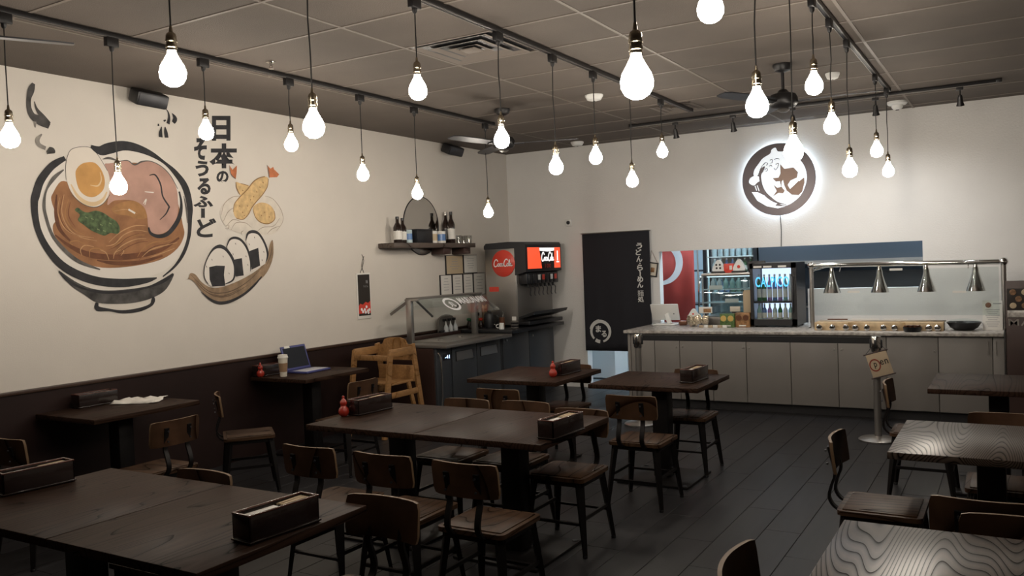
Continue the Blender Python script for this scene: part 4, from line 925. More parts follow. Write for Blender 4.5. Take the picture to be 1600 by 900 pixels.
# shelf, mirror, bottles
t = thing('wall_shelf', 'dark wooden shelf on the wall holding bottles and glasses', 'shelf', (XL, 0, 0))
MB().span(0.002, .23, 7.42, 9.07, 1.935, 1.99, .004).obj('board', 'shelf', t)
for y in (8.42, 8.86):
    MB().span(.002, .19, y, y + .15, 1.855, 1.935, .004).obj('bracket', 'dark_wood', t)
t = thing('round_mirror', 'round wall mirror with thin dark rim behind the shelf', 'mirror', (XL, 8.235, 2.205))
mb = MB()
mb.prism(arc(0, 0, .345, 0, 360, 56)[:-1], (.004, 0, 0), (0, 1, 0), (0, 0, 1), (1, 0, 0), .006); mb.obj('mirror_glass', 'mirror', t, False)
MB().tube([(.007, .35 * math.cos(R(a)), .35 * math.sin(R(a))) for a in range(0, 361, 8)], .007, 6).obj('rim', 'darkgrey', t)

def bottle(name, label, cat, p, h, r, m, cap='blackp', labelm='paper', neck=.35, group=None, parts=True):
    t = thing(name, label, cat, p, group=group)
    hb = h * (1 - neck)
    MB().lathe([(0, 0), (r * .92, 0), (r, r * .12), (r, hb * .9), (r * .85, hb), (r * .42, hb + h * neck * .35), (r * .36, h * .93), (0, h * .93)], n=14).obj('glass_body', m, t)
    if parts:
        MB().lathe([(0, h * .90), (r * .42, h * .90), (r * .42, h), (0, h)], n=12).obj('cap', cap, t)
        MB().lathe([(r * 1.02, hb * .2), (r * 1.02, hb * .7)], n=14).obj('paper_label', labelm, t)
    return t
SH = 1.99
def sx(y): return (XL + .10, y, SH)
bottle('sake_bottle', 'brown liquor bottle with white label at the near end of the shelf', 'bottle', (XL + .13, 7.617, SH), .30, .05, 'bottle_dark')
bottle('sake_bottle', 'second brown liquor bottle, next to the blue tin on the shelf', 'bottle', (XL + .09, 7.762, SH), .29, .045, 'bottle_dark')
t = thing('tin_can', 'blue and white tin beside the black box on the shelf', 'tin', (XL + .12, 7.831, SH))
MB().lathe([(0, 0), (.04, 0), (.042, .004), (.042, .15), (.039, .155), (0, .155)], n=18).obj('can_body', 'bottle_clear', t)
MB().lathe([(.0425, .04), (.0425, .11)], n=18).obj('wrapper', 'bottle_blue', t)
t = thing('storage_box', 'black box standing in the middle of the wall shelf', 'box', (XL + .12, 8.051, SH))
MB().box((0, 0, .075), (.15, .30, .15), .006).obj('carton', 'blackp', t)
MB().box((0, 0, .156), (.154, .304, .014), .004).obj('lid', 'darkgrey', t)
for px_lab, y, m in (('pale tin with printed picture beside the black box', 8.295, 'tan_paper'), ('white and blue tin between the picture tin and the wine', 8.467, 'bottle_blue')):
    t = thing('tin_can', px_lab, 'tin', (XL + .12, y, SH))
    MB().lathe([(0, 0), (.058, 0), (.06, .004), (.06, .14), (.057, .145), (0, .145)], n=20).obj('can_body', 'paper', t)
    MB().lathe([(.0608, .03), (.0608, .11)], n=20).obj('wrapper', m, t)
bottle('wine_bottle', 'dark wine bottle with silver neck on the shelf', 'bottle', (XL + .065, 8.661, SH), .39, .048, 'bottle_dark', 'steel', 'blackp')
bottle('wine_bottle', 'dark wine bottle with pale label beside the drinking glasses', 'bottle', (XL + .155, 8.649, SH), .39, .048, 'bottle_dark', 'blackp', 'paper')
for i, u_ in enumerate((8.855, 9.016, 9.059)):
    t = tag(MB().lathe([(0, .004), (.03, .004), (.036, .10), (.038, .10), (.033, 0), (0, 0)], n=16).obj('drinking_glass', 'drinking_glass'), ('clear drinking glass beside the wine bottles', 'clear drinking glass in the middle of three', 'clear drinking glass at the end of the shelf')[i], 'glass', 'drinking glasses on the shelf')
    t.location = (XL + (.12, .09, .14)[i], u_, SH)

# framed certificates
def cert(label, y0, y1, z0, z1, m='paper'):
    t = thing('wall_certificate', label, 'certificate', (XL, 0, 0), group='framed papers under the shelf')
    MB().span(.002, .014, y0, y1, z0, z1, .002).obj('frame', 'blackp', t)
    MB().span(.0142, .015, y0 + .018, y1 - .006, z0 + .008, z1 - .008).obj('sheet', m, t)
    mb = MB()
    n = 5
    for k in range(n):
        zz = z1 - .05 - (z1 - z0 - .09) * k / n
        w = (y1 - y0) * random.uniform(.3, .62)
        mb.box((.0153, (y0 + y1) / 2 + .005, zz), (.0004, w, .006))
    mb.obj('print_lines', 'grey_print', t, False)
cert('tan certificate in black frame under the shelf', 8.70, 9.085, 1.60, 1.845, 'tan_paper')
cert('white certificate in black frame under the shelf end', 9.095, 9.42, 1.605, 1.845)
cert('white notice at the outer end of the lower row of papers', 8.565, 8.815, 1.335, 1.60)
cert('white notice second in the lower row of papers', 8.825, 9.06, 1.33, 1.60)
cert('white notice third in the lower row of papers', 9.07, 9.30, 1.325, 1.60)
cert('white notice last in the lower row beside the drink dispenser', 9.31, 9.60, 1.315, 1.605)

# ================================================================== tables
TH = .75
def table(label, x0, x1, y0, y1, m='table', base=(0, 0)):
    cx, cy = (x0 + x1) / 2, (y0 + y1) / 2
    t = thing('dining_table', label, 'table', (cx, cy, 0), group='square pedestal dining tables')
    w, d = x1 - x0, y1 - y0
    MB().box((0, 0, TH - .0175), (w, d, .035), .004).obj('table_top', m, t)
    bx_, by_ = base
    MB().box((bx_, by_, TH - .042), (.42, .42, .014), .003).obj('mounting_plate', 'black', t)
    MB().box((bx_, by_, .37), (.125, .125, .70), .008).obj('column', 'black', t)
    MB().box((bx_, by_, .009), (.56, .56, .018), .004).obj('base_plate', 'black', t)
    for sx_ in (-1, 1):
        for sy_ in (-1, 1):
            MB().lathe([(0, 0), (.018, 0), (.018, .004), (.01, .006), (0, .006)], (bx_ + sx_ * .25, by_ + sy_ * .25, .017), n=8).obj('levelling_bolt', 'darkgrey', t)
    return t
table('dark table cut by the picture edge, paired with the cracked-grain one', -3.945, -3.106, 1.77, 2.60)
table('dark table with cracked grain and a lacquer box, end of the first long pair', -3.102, -2.27, 1.77, 2.60)
table('dark table with red gourd bottle beside the wooden high chair', -3.825, -2.990, 3.84, 4.70)
table('dark table with lacquer box only, other half of the middle long pair', -2.986, -2.148, 3.84, 4.70)
table('dark table with red gourd bottle standing before the prep fridge', -4.00, -3.15, 5.91, 6.77)
table('dark table standing before the black curtain and counter end', -2.87, -1.99, 5.91, 6.70, base=(.06, -.12))
table('dark wall table under the ramen mural with a white napkin on it', -6.10, -5.40, 3.45, 4.32)
table('dark wall table carrying a laptop and paper cup', -6.10, -5.40, 5.45, 6.30)
table('brown table in front of the last counter doors', -.53, .30, 6.345, 7.175)
table('swirl-grained table between two others in the row along the aisle', -.537, .30, 4.295, 5.15, 'table_swirl')
table('pale-lit swirl-grained table in the bottom corner of the picture', -.54, .30, 2.31, 3.15, 'table_swirl')

# ================================================================== chairs
def make_chair():
    t = thing('dining_chair', 'x', 'chair', group='wood and black metal dining chairs')
    st = MB()
    st.prism(rounded(.19, .19, .03), (0, 0, .425), (1, 0, 0), (0, 1, 0), (0, 0, 1), .023)
    st.obj('seat', 'seat', t)
    MB().box((0, 0, .4505), (.33, .33, .005), .002).obj('seat_panel', 'seat', t)
    ap = MB()
    for s in (-1, 1):
        ap.box((s * .165, 0, .41), (.014, .32, .03)); ap.box((0, s * .165, .41), (.32, .014, .03))
    ap.obj('seat_frame', 'black', t, False)
    feet = {}
    for sx_ in (-1, 1):
        for sy_ in (-1, 1):
            p0 = Vector((sx_ * .15, sy_ * .15, .42)); p1 = Vector((sx_ * .195, sy_ * .2, .012))
            up = (sx_, sy_, 0)
            pm = p0.lerp(p1, .55)
            lg = MB().bar(p0, pm, .048, .030, up, .036, .026).bar(pm, p1, .036, .026, up, .022, .020).obj('leg', 'black', t, False)
            MB().lathe([(0, 0), (.014, 0), (.016, .008), (.013, .016), (0, .016)], p1 - Vector((0, 0, .012)), n=10).obj('rubber_foot', 'blackp', lg)
            feet[sx_, sy_] = p0.lerp(p1, .58)
    for a, b in (((-1, -1), (1, -1)), ((-1, 1), (1, 1))):
        MB().bar(feet[a], feet[b], .02, .014).obj('stretcher', 'black', t, False)
    for a, b in (((-1, -1), (-1, 1)), ((1, -1), (1, 1))):
        MB().bar(feet[a] + Vector((0, 0, .03)), feet[b] + Vector((0, 0, .03)), .014, .02).obj('stretcher', 'black', t, False)
    for s in (-1, 1):
        pts = [(s * .085, -.10, .418), (s * .085, -.165, .418), (s * .085, -.215, .440), (s * .085, -.238, .485), (s * .085, -.225, .545), (s * .085, -.208, .60), (s * .085, -.222, .68), (s * .085, -.235, .735)]
        MB().strip(catmull(pts, 3), .030, .012, (1, 0, 0)).obj('back_post', 'black', t)
    # curved plywood backrest
    mb = MB()
    nx, nz = 14, 6
    gr = [[], []]
    for side in (0, 1):
        for j in range(nz + 1):
            row = []
            for i in range(nx + 1):
                a = i / nx * 2 - 1
                z = .615 + .165 * j / nz
                w = .186
                e = abs(j / nz * 2 - 1)
                inset = .008 * max(0, (e - .6) / .4) ** 2
                x = a * (w - inset)
                y = -.218 + .030 * a * a - .018 * j / nz + (.007 if side else -.007)
                zz = z
                if abs(a) > .86: zz = .6975 + (z - .6975) * (1 - .05 * ((abs(a) - .86) / .14) ** 2)
                row.append(mb.bm.verts.new((x, y, zz)))
            gr[side].append(row)
    for side in (0, 1):
        for j in range(nz):
            for i in range(nx):
                mb.bm.faces.new((gr[side][j][i], gr[side][j][i + 1], gr[side][j + 1][i + 1], gr[side][j + 1][i]))
    ring = lambda g: [g[0][i] for i in range(nx + 1)] + [g[j][nx] for j in range(1, nz + 1)] + [g[nz][i] for i in range(nx - 1, -1, -1)] + [g[j][0] for j in range(nz - 1, 0, -1)]
    a, b = ring(gr[0]), ring(gr[1])
    for i in range(len(a)):
        k = (i + 1) % len(a)
        fc = mb.bm.faces.new((a[i], a[k], b[k], b[i])); fc.material_index = 1
    br = mb.obj('backrest', 'back', t); br.data.materials.append(M['ply_edge'])
    for s in (-1, 1):
        for z in (.65, .715):
            MB().lathe([(0, -.004), (.006, -.004), (.006, .004), (0, .004)], n=8).obj('rivet', 'darkgrey', br)
            o = LAST[0]; o.location = (s * .085, -.243 - (z - .65) * .11, z); o.rotation_euler = (R(90), 0, 0)
    return t
def rounded(hx, hy, r, n=4):
    o = []
    for cx, cy, a in ((hx - r, hy - r, 0), (-hx + r, hy - r, 90), (-hx + r, -hy + r, 180), (hx - r, -hy + r, 270)):
        o += [(cx + r * math.cos(R(a + 90 * k / n)), cy + r * math.sin(R(a + 90 * k / n))) for k in range(n + 1)]
    return o
PI = math.pi
CH = [(-2.265, 5.525, 0, 'brown chair with its back to the camera at the table before the curtain'),
      (-3.33, 5.525, 0, 'chair with its back to the camera at the table before the prep fridge'),
      (-3.245, 3.475, 0, 'first of three chairs drawn up to the middle long table, by the wall tables'),
      (-2.745, 3.475, 0, 'second of three chairs drawn up to the middle long table'),
      (-2.245, 3.470, 0, 'third of three chairs drawn up to the middle long table, by the aisle'),
      (-.11, 3.70, 0, 'chair between the two swirl-grained tables facing the far one'),
      (-5.20, 2.97, 0, 'dim chair cut by the picture edge near the napkin table'),
      (-2.345, 4.515, PI, 'chair with bare seat showing at the aisle end of the middle table'),
      (-2.83, 4.66, PI, 'chair tucked beneath the middle long table next to the aisle-end chair'),
      (-3.28, 4.63, PI, 'chair tucked beneath the middle long table below the gourd bottle'),
      (-3.44, 6.585, PI, 'chair tucked behind the table before the prep fridge'),
      (-2.275, 6.52, PI, 'chair tucked behind the table before the black curtain'),
      (-2.21, 2.42, PI, 'rounded-back chair by the corner of the cracked-grain table'),
      (-3.30, 2.44, PI, 'chair back peeping over the joint of the first long pair'),
      (.00, 3.08, PI, 'chair facing the pale-lit corner table from behind it'),
      (-.06, 5.12, PI, 'chair tucked behind the middle swirl-grained table'),
      (-.58, 4.47, -PI / 2, 'side-on chair with pale seat at the end of the middle swirl-grained table'),
      (-.545, 2.55, -PI / 2, 'chair with only its curved back showing at the picture bottom'),
      (-.575, 6.44, -PI / 2, 'side-on chair behind the open-sign post'),
      (-4.92, 3.57, PI / 2, 'chair facing the napkin table under the mural'),
      (-4.92, 5.42, PI / 2, 'chair facing the laptop table beside the high chair'),
      (-5.23, 4.63, -R(39), 'turned chair between the napkin table and the laptop table')]
chair0 = make_chair()
for i, (x, y, a, lab) in enumerate(CH):
    if i == 0:
        chair0.location = (x, y, 0); chair0.rotation_euler = (0, 0, a); chair0['label'] = lab
    else:
        copy_tree(chair0, (x, y, 0), a, lab)

# ================================================================== condiment boxes, gourd bottles
def condiment_box():
    t = thing('condiment_box', 'x', 'box', group='lacquer condiment boxes on the tables')
    w, l, h = .10, .315, .10
    sh = MB()
    sh.box((0, 0, .006), (w, l, .012), .002)
    for s in (-1, 1):
        sh.box((s * (w / 2 - .004), 0, h / 2), (.008, l, h), .002)
        sh.box((0, s * (l / 2 - .004), h / 2), (w, .008, h), .002)
    sh.obj('case', 'lacquer', t)
    rm = MB()
    for s in (-1, 1):
        rm.box((s * (w / 2 - .004), 0, h + .002), (.011, l + .004, .006), .002)
        rm.box((0, s * (l / 2 - .004), h + .002), (w + .004, .011, .006), .002)
    rm.obj('rim', 'lacquer_red', t)
    MB().box((0, 0, .008), (w + .012, l + .012, .008), .003).obj('foot_tray', 'lacquer', t)
    MB().box((.0, -.065, .05), (.07, .16, .08), .004).obj('napkin_stack', 'napkin', t)
    for k in range(6):
        MB().bar((-.036 + k * .012, .03, .088 + .003 * (k % 2)), (-.034 + k * .012, .145, .092), .006, .006).obj('chopstick', 'chopstick', t, False)
    return t
cb = condiment_box()
for i, (x, y, a, lab) in enumerate(((-2.355, 2.20, -R(5), 'dark lacquer condiment box on the cracked-grain table'),
        (-3.92, 2.20, -R(6), 'dark lacquer condiment box on the table cut by the picture edge'),
        (-2.175, 4.125, -R(5), 'dark lacquer condiment box at the aisle end of the middle table'),
        (-3.725, 4.345, -R(5), 'dark lacquer condiment box beside the gourd bottle near the high chair'),
        (-3.315, 6.42, -R(4), 'dark lacquer condiment box on the table before the prep fridge'),
        (-2.145, 6.30, -R(4), 'dark lacquer condiment box on the table before the curtain'),
        (-6.03, 3.87, 0, 'dim lacquer condiment box against the wall under the mural'),
        (-6.03, 5.62, 0, 'dim lacquer condiment box against the wall behind the paper cup'))):
    if i == 0:
        cb.location = (x, y, TH); cb.rotation_euler = (0, 0, a); cb['label'] = lab
    else:
        copy_tree(cb, (x, y, TH), a, lab)
gp = thing('gourd_bottle', 'x', 'bottle', group='red gourd spice bottles')
MB().lathe([(0, 0), (.018, 0), (.030, .010), (.036, .030), (.031, .050), (.019, .064), (.016, .068), (.021, .076), (.024, .088), (.020, .100), (.011, .110), (.008, .116), (0, .116)], n=20).obj('gourd_body', 'red_gloss', gp)
MB().lathe([(0, .115), (.008, .115), (.009, .128), (.005, .134), (0, .135)], n=12).obj('stopper', 'red_gloss', gp)
MB().tube([(.017 * math.cos(R(a)), .017 * math.sin(R(a)), .067) for a in range(0, 361, 30)], .0025, 6).obj('neck_cord', 'red_disc', gp)
for i, (x, y, lab) in enumerate(((-3.790, 4.155, 'red gourd-shaped spice bottle on the middle long table'),
        (-3.325, 6.195, 'red gourd-shaped spice bottle on the table before the prep fridge'),
        (-5.995, 5.36 + .12, 'red gourd-shaped spice bottle on the laptop table'),
        (-3.875, 1.965, 'red gourd-shaped spice bottle at the picture edge'))):
    if i == 0:
        gp.location = (x, y, TH); gp['label'] = lab
    else:
        copy_tree(gp, (x, y, TH), 0, lab)

# napkin on the wall table
mb = MB()
NX, NY = 12, 9
grid = []
random.seed(3)
for j in range(NY + 1):
    row = []
    for i in range(NX + 1):
        x = -.17 + .34 * i / NX; y = -.12 + .24 * j / NY
        h = .014 + .016 * math.sin(i * .9 + j * .5) * math.cos(j * .8 - i * .3) + random.uniform(0, .008)
        edge = min(i, NX - i, j, NY - j)
        if edge == 0: h *= .25
        if i > NX - 2 and j > NY - 3: h += .02
        row.append(mb.bm.verts.new((x + random.uniform(-.008, .008), y + random.uniform(-.008, .008), max(.002, h))))
    grid.append(row)
for j in range(NY):
    for i in range(NX):
        mb.bm.faces.new((grid[j][i], grid[j][i + 1], grid[j + 1][i + 1], grid[j + 1][i]))
np_ = mb.obj('crumpled_napkin', 'napkin'); np_.location = (-5.83, 4.10, TH + .001); np_.rotation_euler = (0, 0, R(30))
tag(np_, 'crumpled white napkin lying on the wall table under the mural', 'napkin')
md = np_.modifiers.new('thickness', 'SOLIDIFY'); md.thickness = .002

# paper cup and laptop
t = thing('paper_cup', 'paper coffee cup with white lid and brown sleeve', 'cup', (-5.80, 5.575, TH))
MB().lathe([(0, 0), (.030, 0), (.031, .004), (.043, .17), (.045, .172), (.045, .176), (0, .176)], n=24).obj('cup_body', 'cup', t)
MB().lathe([(.0345, .045), (.0352, .045), (.0412, .125), (.0402, .125)], n=24).obj('sleeve', 'sleeve', t)
MB().lathe([(.047, .170), (.048, .178), (.044, .186), (.042, .200), (.036, .202), (.034, .197), (0, .197)], n=24).obj('lid', 'napkin', t)
t = thing('laptop', 'open laptop in a blue case with dark screen', 'laptop', (-5.84, 5.94, TH), R(4))
bs = MB().box((0, 0, .010), (.25, .345, .018), .005).obj('base', 'blue_case', t)
MB().box((.02, 0, .0195), (.17, .31, .003), .001).obj('keyboard', 'keys', bs)
for j in range(4):
    MB().box((-.04 + j * .03, 0, .0213), (.004, .29, .001)).obj('key_row_gap', 'grey_print', bs)
rot = Matrix.Rotation(R(-17), 3, 'Y')
sc_c = Vector((-.122, 0, .018)) + rot @ Vector((0, 0, .12))
ld_ = MB().box(sc_c, (.012, .345, .235), .004, rot=rot).obj('lid', 'blue_case', t)
MB().box(sc_c + rot @ Vector((.0065, 0, 0)), (.002, .305, .195), rot=rot).obj('screen', 'screen', ld_)
MB().box(sc_c + rot @ Vector((.008, -.09, .108)), (.003, .075, .022), .001, rot=rot).obj('sticker', 'paper', ld_)

# ================================================================== wooden high chair
t = thing('high_chair', 'pale birch high chair between the laptop table and the prep fridge', 'high chair', (-5.66, 6.86, 0))
W, HT = .235, .90
for s in (-1, 1):
    x = s * W
    f0, f1 = (x, -.34, 0), (x, -.19, HT - .03)
    b0, b1 = (x, .33, 0), (x, .17, HT + .01)
    MB().bar(f0, f1, .026, .060, (0, 1, 0)).obj('front_leg', 'highchair', t, False)
    MB().bar(b0, b1, .026, .060, (0, 1, 0)).obj('rear_leg', 'highchair', t, False)
    MB().box((x, -.01, HT - .055), (.030, .40, .085), .012).obj('side_rail', 'highchair', t)
    MB().box((x, 0, .42), (.024, .46, .06), .006).obj('side_stretcher', 'highchair', t)
    MB().bar((x + s * .0, .08, .52), (x, .20, .14), .022, .045, (0, 1, 0)).obj('side_strut', 'highchair', t, False)
mb = MB()
mb.prism([(-W, .74), (W, .74), (W, .85), (W - .02, .90), (W - .07, .905), (W - .10, .955), (W - .16, .975), (-W + .16, .975), (-W + .10, .955), (-W + .07, .905), (-W + .02, .90), (-W, .85)], (0, .165, 0), (1, 0, 0), (0, 0, 1), (0, 1, 0), .022)
mb.obj('backrest', 'highchair', t, False)
MB().box((0, .185, .60), (2 * W, .022, .17), .004).obj('lower_back', 'highchair', t)
MB().box((0, -.01, .53), (2 * W, .36, .02), .004).obj('seat', 'highchair', t)
MB().box((0, -.215, .80), (2 * W, .024, .055), .006).obj('front_bar', 'highchair', t)
MB().box((0, -.24, .22), (2 * W + .02, .10, .022), .005).obj('footrest', 'highchair', t)
MB().box((0, .27, .20), (2 * W + .03, .03, .06), .005).obj('rear_stretcher', 'highchair', t)

# ================================================================== belt posts
def stanchion(label, x, y):
    t = thing('belt_post', label, 'stanchion', (x, y, 0), group='chrome belt barrier posts')
    MB().lathe([(0, 0), (.165, 0), (.168, .012), (.155, .022), (.06, .034), (.03, .042), (0, .042)], n=36).obj('base', 'steel', t)
    MB().lathe([(.031, .03), (.031, .80)], n=20).obj('post', 'steel', t)
    MB().lathe([(.031, .79), (.042, .80), (.044, .81), (.044, .925), (.040, .935), (0, .938)], n=24).obj('belt_head', 'chrome', t)
    for a in (0, 90, 180, 270):
        MB().box((.043 * math.cos(R(a)), .043 * math.sin(R(a)), .868), (.02, .02, .075), .002).obj('belt_slot', 'blackp', t)
    return t
S1, S2 = (-3.353, 8.12), (-1.083, 8.13)
stanchion('chrome belt post in front of the counter corner by the curtain', *S1)
stanchion('chrome belt post carrying the cloth open sign', *S2)
tag(MB().span(S1[0] + .045, S2[0] - .045, 8.123, 8.127, .868, .925).obj('barrier_belt', 'blackp'), 'black retractable belt stretched between the two chrome posts', 'belt')
t = thing('open_sign', 'small cream cloth sign hanging crooked on the chrome post', 'sign', (-1.048, 8.055, .695), 0)
rt = Matrix.Rotation(R(-17), 3, 'Y')
U, V = rt @ Vector((1, 0, 0)), rt @ Vector((0, 0, 1))
MB().box((0, 0, 0), (.175, .004, .215), .001, rot=rt).obj('cloth', 'cream_cloth', t)
for s in (-1, 1):
    MB().tube([U * -.105 + V * (s * .108), U * .105 + V * (s * .108)], .006, 8).obj('rod', 'dark_wood', t)
mb = MB()
mb.ribbon([(p[0], p[1], .010) for p in arc(-.038, .0, .042, 90, 450, 24)], U * 0 + Vector((0, -.0035, 0)), U, V * 1.2, (0, -1, 0), .0005)
mb.obj('red_ring', 'sign_red', t)
text('letter', 'p', 'sign_ink', t, Vector((0, -.0025, 0)) + U * -.033 + V * -.005, U, V, .026, .055, bold=.01)
text('letter', 'en', 'sign_ink', t, Vector((0, -.0025, 0)) + U * .042 + V * .01, U, V, .068, .042, bold=.01)
MB().tube([U * -.09 + V * .108, Vector((-.02, .02, .205)), U * .09 + V * .108], .0025, 6).obj('hanging_cord', 'cord', t)

# ================================================================== prep fridge station on the mural wall
UY, UZ, UX = Vector((0, 1, 0)), Vector((0, 0, 1)), Vector((1, 0, 0))
PX = -5.42
t = thing('prep_fridge', 'dark steel two-door prep fridge with counter along the mural wall', 'fridge', (0, 0, 0))
MB().span(-6.09, PX, 7.40, 8.74, .06, .82, .006).obj('body', 'charcoal', t)
MB().span(-6.09, PX + .002, 7.385, 7.399, .06, .82).obj('end_panel', 'dark_wood', t)
MB().span(-6.09, -5.24, 7.385, 8.76, .825, .862, .005).obj('worktop', 'steel_dull', t)
MB().span(-6.09, -5.98, 7.60, 8.755, .862, .90, .004).obj('rear_ledge', 'dark_wood', t)
MB().span(-5.88, -5.40, 7.62, 8.42, .862, .872, .004).obj('insert_pan_lid', 'steel', t)
for y in (7.80, 8.20):
    MB().lathe([(0, 0), (.028, 0), (.03, .012), (.012, .02), (0, .02)], (-5.62, y, .872), n=14).obj('lid_knob', 'steel', t)
p = MB().span(PX, PX + .02, 7.41, 7.69, .10, .81, .004).obj('control_panel', 'charcoal', t)
MB().span(PX + .02, PX + .026, 7.53, 7.66, .675, .745, .003).obj('display', 'blackp', p)
text('display_digits', '-41', 'led_display', p, (PX + .027, 7.605, .71), UY, UZ, .09, .04, bold=.02)
MB().tube(catmull([(PX + .012, 7.445, .77), (PX + .05, 7.445, .72), (PX + .06, 7.445, .45), (PX + .05, 7.445, .20), (PX + .012, 7.445, .15)], 4), .011, 8).obj('tall_handle', 'chrome', p)
for y0, y1 in ((7.70, 8.19), (8.205, 8.72)):
    d = MB().span(PX, PX + .03, y0, y1, .10, .81, .006).obj('door', 'charcoal', t)
    MB().span(PX + .028, PX + .034, y0 + .06, y1 - .05, .64, .755, .003).obj('handle_recess', 'blackp', d)
    MB().prism([(y0 + .075, .645), (y1 - .075, .645), (y1 - .10, .745), (y0 + .075, .745)], (PX + .0345, 0, 0), UY, UZ, UX, .002).obj('handle_plate', 'steel', d)
for y in (7.46, 8.66):
    for x in (-6.0, PX - .06):
        MB().tube([(x, y, 0), (x, y, .07)], .022, 10).obj('foot', 'blackp', t)
t = thing('base_cabinet', 'black base cabinet under the soda dispenser', 'cabinet', (0, 0, 0))
MB().span(-6.09, PX, 8.78, 10.14, .0, .86, .006).obj('body', 'charcoal', t)
MB().span(-6.09, -5.25, 8.775, 10.15, .862, .905, .004).obj('worktop', 'blackp', t)
for y0, y1 in ((8.80, 9.44), (9.455, 10.12)):
    d = MB().span(PX, PX + .02, y0, y1, .08, .85, .004).obj('door', 'charcoal', t)
    MB().lathe([(0, 0), (.012, 0), (.014, .012), (0, .016)], n=12).obj('knob', 'steel', d)
    o = LAST[0]; o.location = (PX + .02, y0 + .08, .77); o.rotation_euler = (0, R(90), 0)

# sneeze guard
t = thing('sneeze_guard', 'steel framed glass sneeze guard with white print over the prep counter', 'sneeze guard', (0, 0, 0))
SYA, SYB = 7.43, 8.72
for y in (SYA, SYB):
    MB().span(-5.785, -5.715, y - .025, y + .025, .862, 1.345, .004).obj('upright', 'steel', t)
    MB().bar((-5.75, y, 1.345), (-6.02, y, 1.19), .03, .014, (0, 1, 0)).obj('arm', 'steel_dull', t, False)
    MB().bar((-5.66, y, 1.345), (-5.44, y, 1.165), .02, .014, (0, 1, 0)).obj('arm', 'darkgrey', t, False)
    MB().span(-5.80, -5.62, y - .02, y + .02, 1.335, 1.36, .003).obj('cross_piece', 'steel', t)
MB().span(-5.80, -5.62, SYA, SYB, 1.352, 1.372, .003).obj('top_rail', 'steel_dull', t)
sl = Vector((.25, 0, -.205)).normalized()
MB().prism([(SYA - .05, 0), (SYB + .05, 0), (SYB + .05, .30), (SYA - .05, .30)], (-5.64, 0, 1.345), UY, sl, Vector((.205, 0, .25)).normalized(), .006).obj('front_pane', 'glass', t, False)
sl2 = Vector((-.25, 0, -.15)).normalized()
MB().prism([(SYA - .05, 0), (SYB + .05, 0), (SYB + .05, .25), (SYA - .05, .25)], (-5.78, 0, 1.345), UY, sl2, Vector((-.15, 0, .25)).normalized(), .006).obj('rear_pane', 'glass', t, False)
po = Vector((-5.64, 0, 1.345)) + Vector((.205, 0, .25)).normalized() * .009
em = MB()
cc = (7.94, .125)
em.ribbon([(cc[0] + .125 * math.cos(R(a)), cc[1] + .095 * math.sin(R(a)), .028) for a in range(0, 361, 20)], po, UY, sl, Vector((.205, 0, .25)).normalized(), .001)
em.obj('printed_emblem', 'white_print', t)
text('printed_emblem', '丸', 'white_print', t, po + UY * cc[0] + sl * cc[1], UY, -sl, .10, .10, bold=.01)
text('printed_name', 'MARUNAMI', 'white_print', t, po + UY * 8.40 + sl * .085, UY, -sl, .56, .11, bold=.03)

# things on the prep counter
LZ = .901
for i, (x, y, lab) in enumerate(((-6.035, 8.51, 'white cone-topped sauce bottle, first of three on the prep counter'), (-6.035, 8.61, 'white cone-topped sauce bottle, middle of three on the prep counter'), (-6.035, 8.71, 'white cone-topped sauce bottle beside the green-capped one'))):
    t = thing('squeeze_bottle', lab, 'bottle', (x, y, LZ), group='white squeeze bottles on the prep counter')
    MB().lathe([(0, 0), (.03, 0), (.032, .005), (.030, .05), (.016, .085), (0, .085)], n=14).obj('bottle_body', 'bottle_white', t)
    MB().lathe([(0, .084), (.012, .084), (.004, .13), (0, .132)], n=10).obj('nozzle', 'white', t)
    MB().box((-.02, 0, .145), (.03, .05, .03), .003).obj('name_tag', 'blackp', t)
for i, (x, y, m, lab) in enumerate(((-5.90, 8.87, 'cap_green', 'dark sauce bottle with green cap next to the white bottles'), (-6.0, 8.97, 'cap_green', 'dark sauce bottle with green cap next to the red-capped ones'), (-5.93, 8.98, 'cap_red', 'dark sauce bottle with red cap in front on the prep counter'), (-5.86, 9.03, 'cap_red', 'dark sauce bottle with red cap beside the black dispenser'))):
    t = thing('sauce_bottle', lab, 'bottle', (x, y, 0.906), group='capped sauce bottles on the prep counter')
    MB().lathe([(0, 0), (.028, 0), (.032, .008), (.032, .05), (.02, .085), (.014, .10), (0, .10)], n=14).obj('bottle_body', 'bottle_dark', t)
    MB().lathe([(0, .098), (.026, .098), (.03, .118), (.022, .130), (0, .132)], n=12).obj('cap', m, t)
t = thing('napkin_dispenser', 'grey arch-topped dispenser behind the sauce bottles', 'dispenser', (-6.075, 8.57, LZ))
mb = MB()
mb.prism([(-.17, 0), (.17, 0), (.17, .13)] + [(.17 * math.cos(R(a)), .13 + .08 * math.sin(R(a))) for a in range(10, 175, 15)] + [(-.17, .13)], (-.012, 0, 0), UY, UZ, UX, .024)
mb.obj('panel', 'steel_dull', t)
MB().box((.02, 0, .012), (.04, .34, .02), .003).obj('ledge', 'darkgrey', t)
